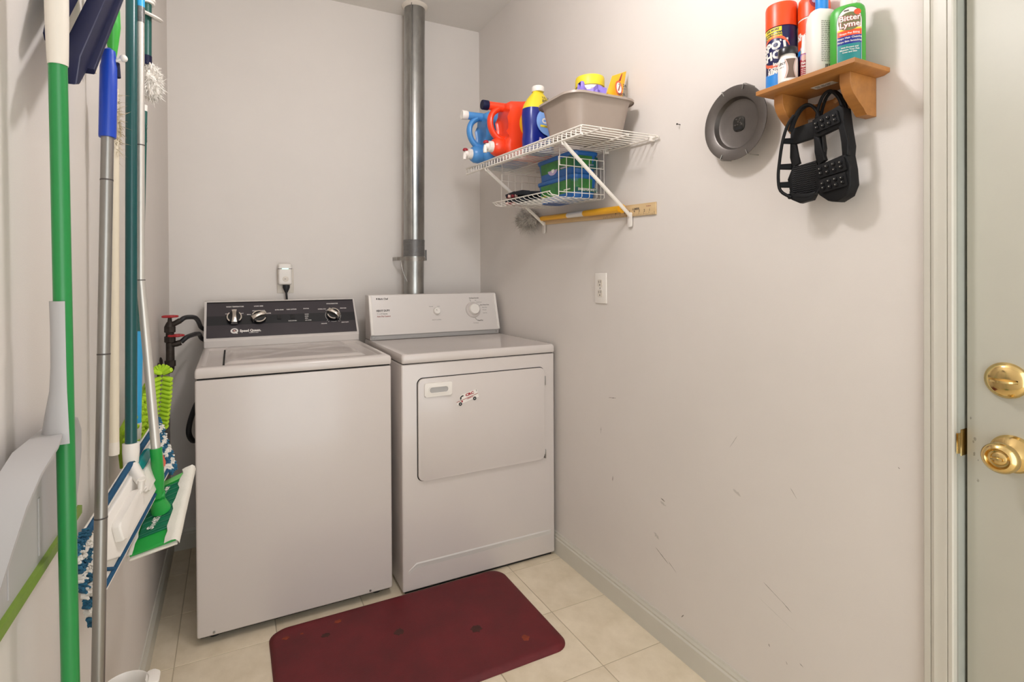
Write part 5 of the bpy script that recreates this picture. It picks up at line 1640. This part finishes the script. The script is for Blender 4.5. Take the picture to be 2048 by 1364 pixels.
# slab carrying the chenille fingers
L0, L1, L2, L3 = Vector((-.2300, 1.26, .765)), Vector((-.2290, 1.25, .832)), Vector((-.1560, 1.655, .905)), Vector((-.1700, 1.640, 1.020))
L2, L3 = Vector((-.1760, 1.640, .850)), Vector((-.1900, 1.640, .945))
ln_ = Vector((1, -.12, .1)).normalized()
def lf_(u, v, d=0.0):
    return L0.lerp(L2, u).lerp(L1.lerp(L3, u), v) + ln_ * d
MB().prism([(.40, 0), (1, 0), (1, 1), (.40, 1)], lf_, -.012, -.004, .002).build('backing', 'lime_dark', lm)
ch = MB()
rn = random.Random(77)
for i in range(17):
    for j in range(5):
        u, v = .42 + .58 * (i + .5) / 17, (j + .5) / 5
        p = lf_(u, v, -.006)
        d = (ln_ * .8 + Vector((0, rn.uniform(.0, .8), rn.uniform(-.5, .35)))).normalized()
        L = rn.uniform(.012, .018)
        ch.tube([p, p + d * L * .5, p + d * L * .92, p + d * L], [.0052, .0054, .0048, .002], 7)
o = ch.build('chenille_fingers', 'lime', lm)
o['kind'] = 'stuff'
# far end tongue that shows beside the silver pole: rows of fat fingers
tg = MB()
for i in range(13):
    t = i / 12
    c = Vector((-.1690 + .012 * (1 - t), 1.60 + .02 * t, .972 - .135 * t))
    for s in (-1, 1):
        for q_ in range(2):
            L = .024 - .004 * abs(t - .4)
            d = Vector((s * .95, -.15 - .25 * q_, -.30 + (.75 if i == 0 else 0))).normalized()
            b0 = c + Vector((s * .002, -.004 * q_, 0))
            tg.tube([b0, b0 + d * L * .5, b0 + d * L * .93, b0 + d * L], [.0052, .0058, .0054, .0025], 7)
for k in range(6):
    d = Vector((-.9 + .36 * k, -.2, .9)).normalized()
    b0 = Vector((-.159, 1.60, .972))
    tg.tube([b0, b0 + d * .012, b0 + d * .024], [.0052, .0056, .003], 7)
o = tg.build('chenille_tongue', 'lime', lm)
o['kind'] = 'stuff'

# ================================================================== WOOL DUSTER WITH DARK GREEN HANDLE
wd = thing('wool_duster', 'fluffy white wool duster with dark green handle on the left wall', 'duster', (-.2, 1.75, 1.7))
wq = lambda z: Vector((-.2070 + .004 * (z - 1.83), 1.790 + .03 * (z - 1.83), z))
MB().tube([wq(1.815), wq(1.93), wq(2.05)], .0125, 16).build('handle', 'dkgreen', wd)
MB().tube([wq(1.812), wq(1.838)], .0130, 16).build('ferrule', 'navy', wd)
MB().tube([wq(1.985), wq(2.02), wq(2.12)], [.0200, .0210, .0205], 18).build('grip', 'white_plastic', wd)
for k in range(8):
    z = 1.992 + k * .014
    MB().tube([wq(z), wq(z + .006)], .0222, 18).build('grip_rib', 'white_plastic', wd)
cz_ = wq(1.955)
mb = MB()
nrm = Vector((.35, -.25, 1)).normalized()
e1 = nrm.cross(Vector((0, 1, 0))).normalized()
e2 = nrm.cross(e1)
mb.loft([[cz_ + Vector((.008, 0, 0)) + nrm * h + (e1 * cos(2 * pi * j / 24) + e2 * sin(2 * pi * j / 24)) * r for j in range(24)] for r, h in ((.030, -.004), (.034, 0), (.030, .004))])
mb.build('hang_ring', 'white_plastic', wd)
fz = fuzz((-.196, 1.795, 1.768), (.024, .036, .048), 1800, .009, .0016, 6, .5)
o = fz.build('wool_head', 'wool', wd)
o['kind'] = 'stuff'

# ================================================================== WHITE CANISTER AT THE BOTTOM LEFT
cn_ = thing('tall_canister', 'tall open white plastic canister standing by the left baseboard', 'canister', (-.180, 1.275, 0))
cc_ = (-.1965, 1.292, 0)
MB().lathe([(.034, 0), (.037, .003), (.0405, .394), (.0420, .397), (.0415, .400), (.0402, .398), (.0355, .012), (.001, .010)], 36, cc_).build('body', 'white_plastic', cn_, angle=50)
MB().lathe([(.001, .300), (.0384, .300), (.0385, .302), (.001, .304)], 30, cc_).build('shade_disc', 'grey_plastic', cn_)  # grey disc set high, paints the shaded inside of the canister
MB().prism(rrect(-.022, -.012, .022, .012, .010), lambda u, v, d: Vector((cc_[0] + .0410 + v + .006, cc_[1] + .012 + u, .388 + d - .25 * v)), 0, .007, .002).build('handle_tab', 'white_plastic', cn_)
MB().prism(rrect(-.016, -.010, .016, .010, .008), lambda u, v, d: Vector((cc_[0] - .0380 + v * .5 - .003, cc_[1] - .022 + u, .384 + d)), 0, .007, .002).build('pour_tab', 'white_plastic', cn_)
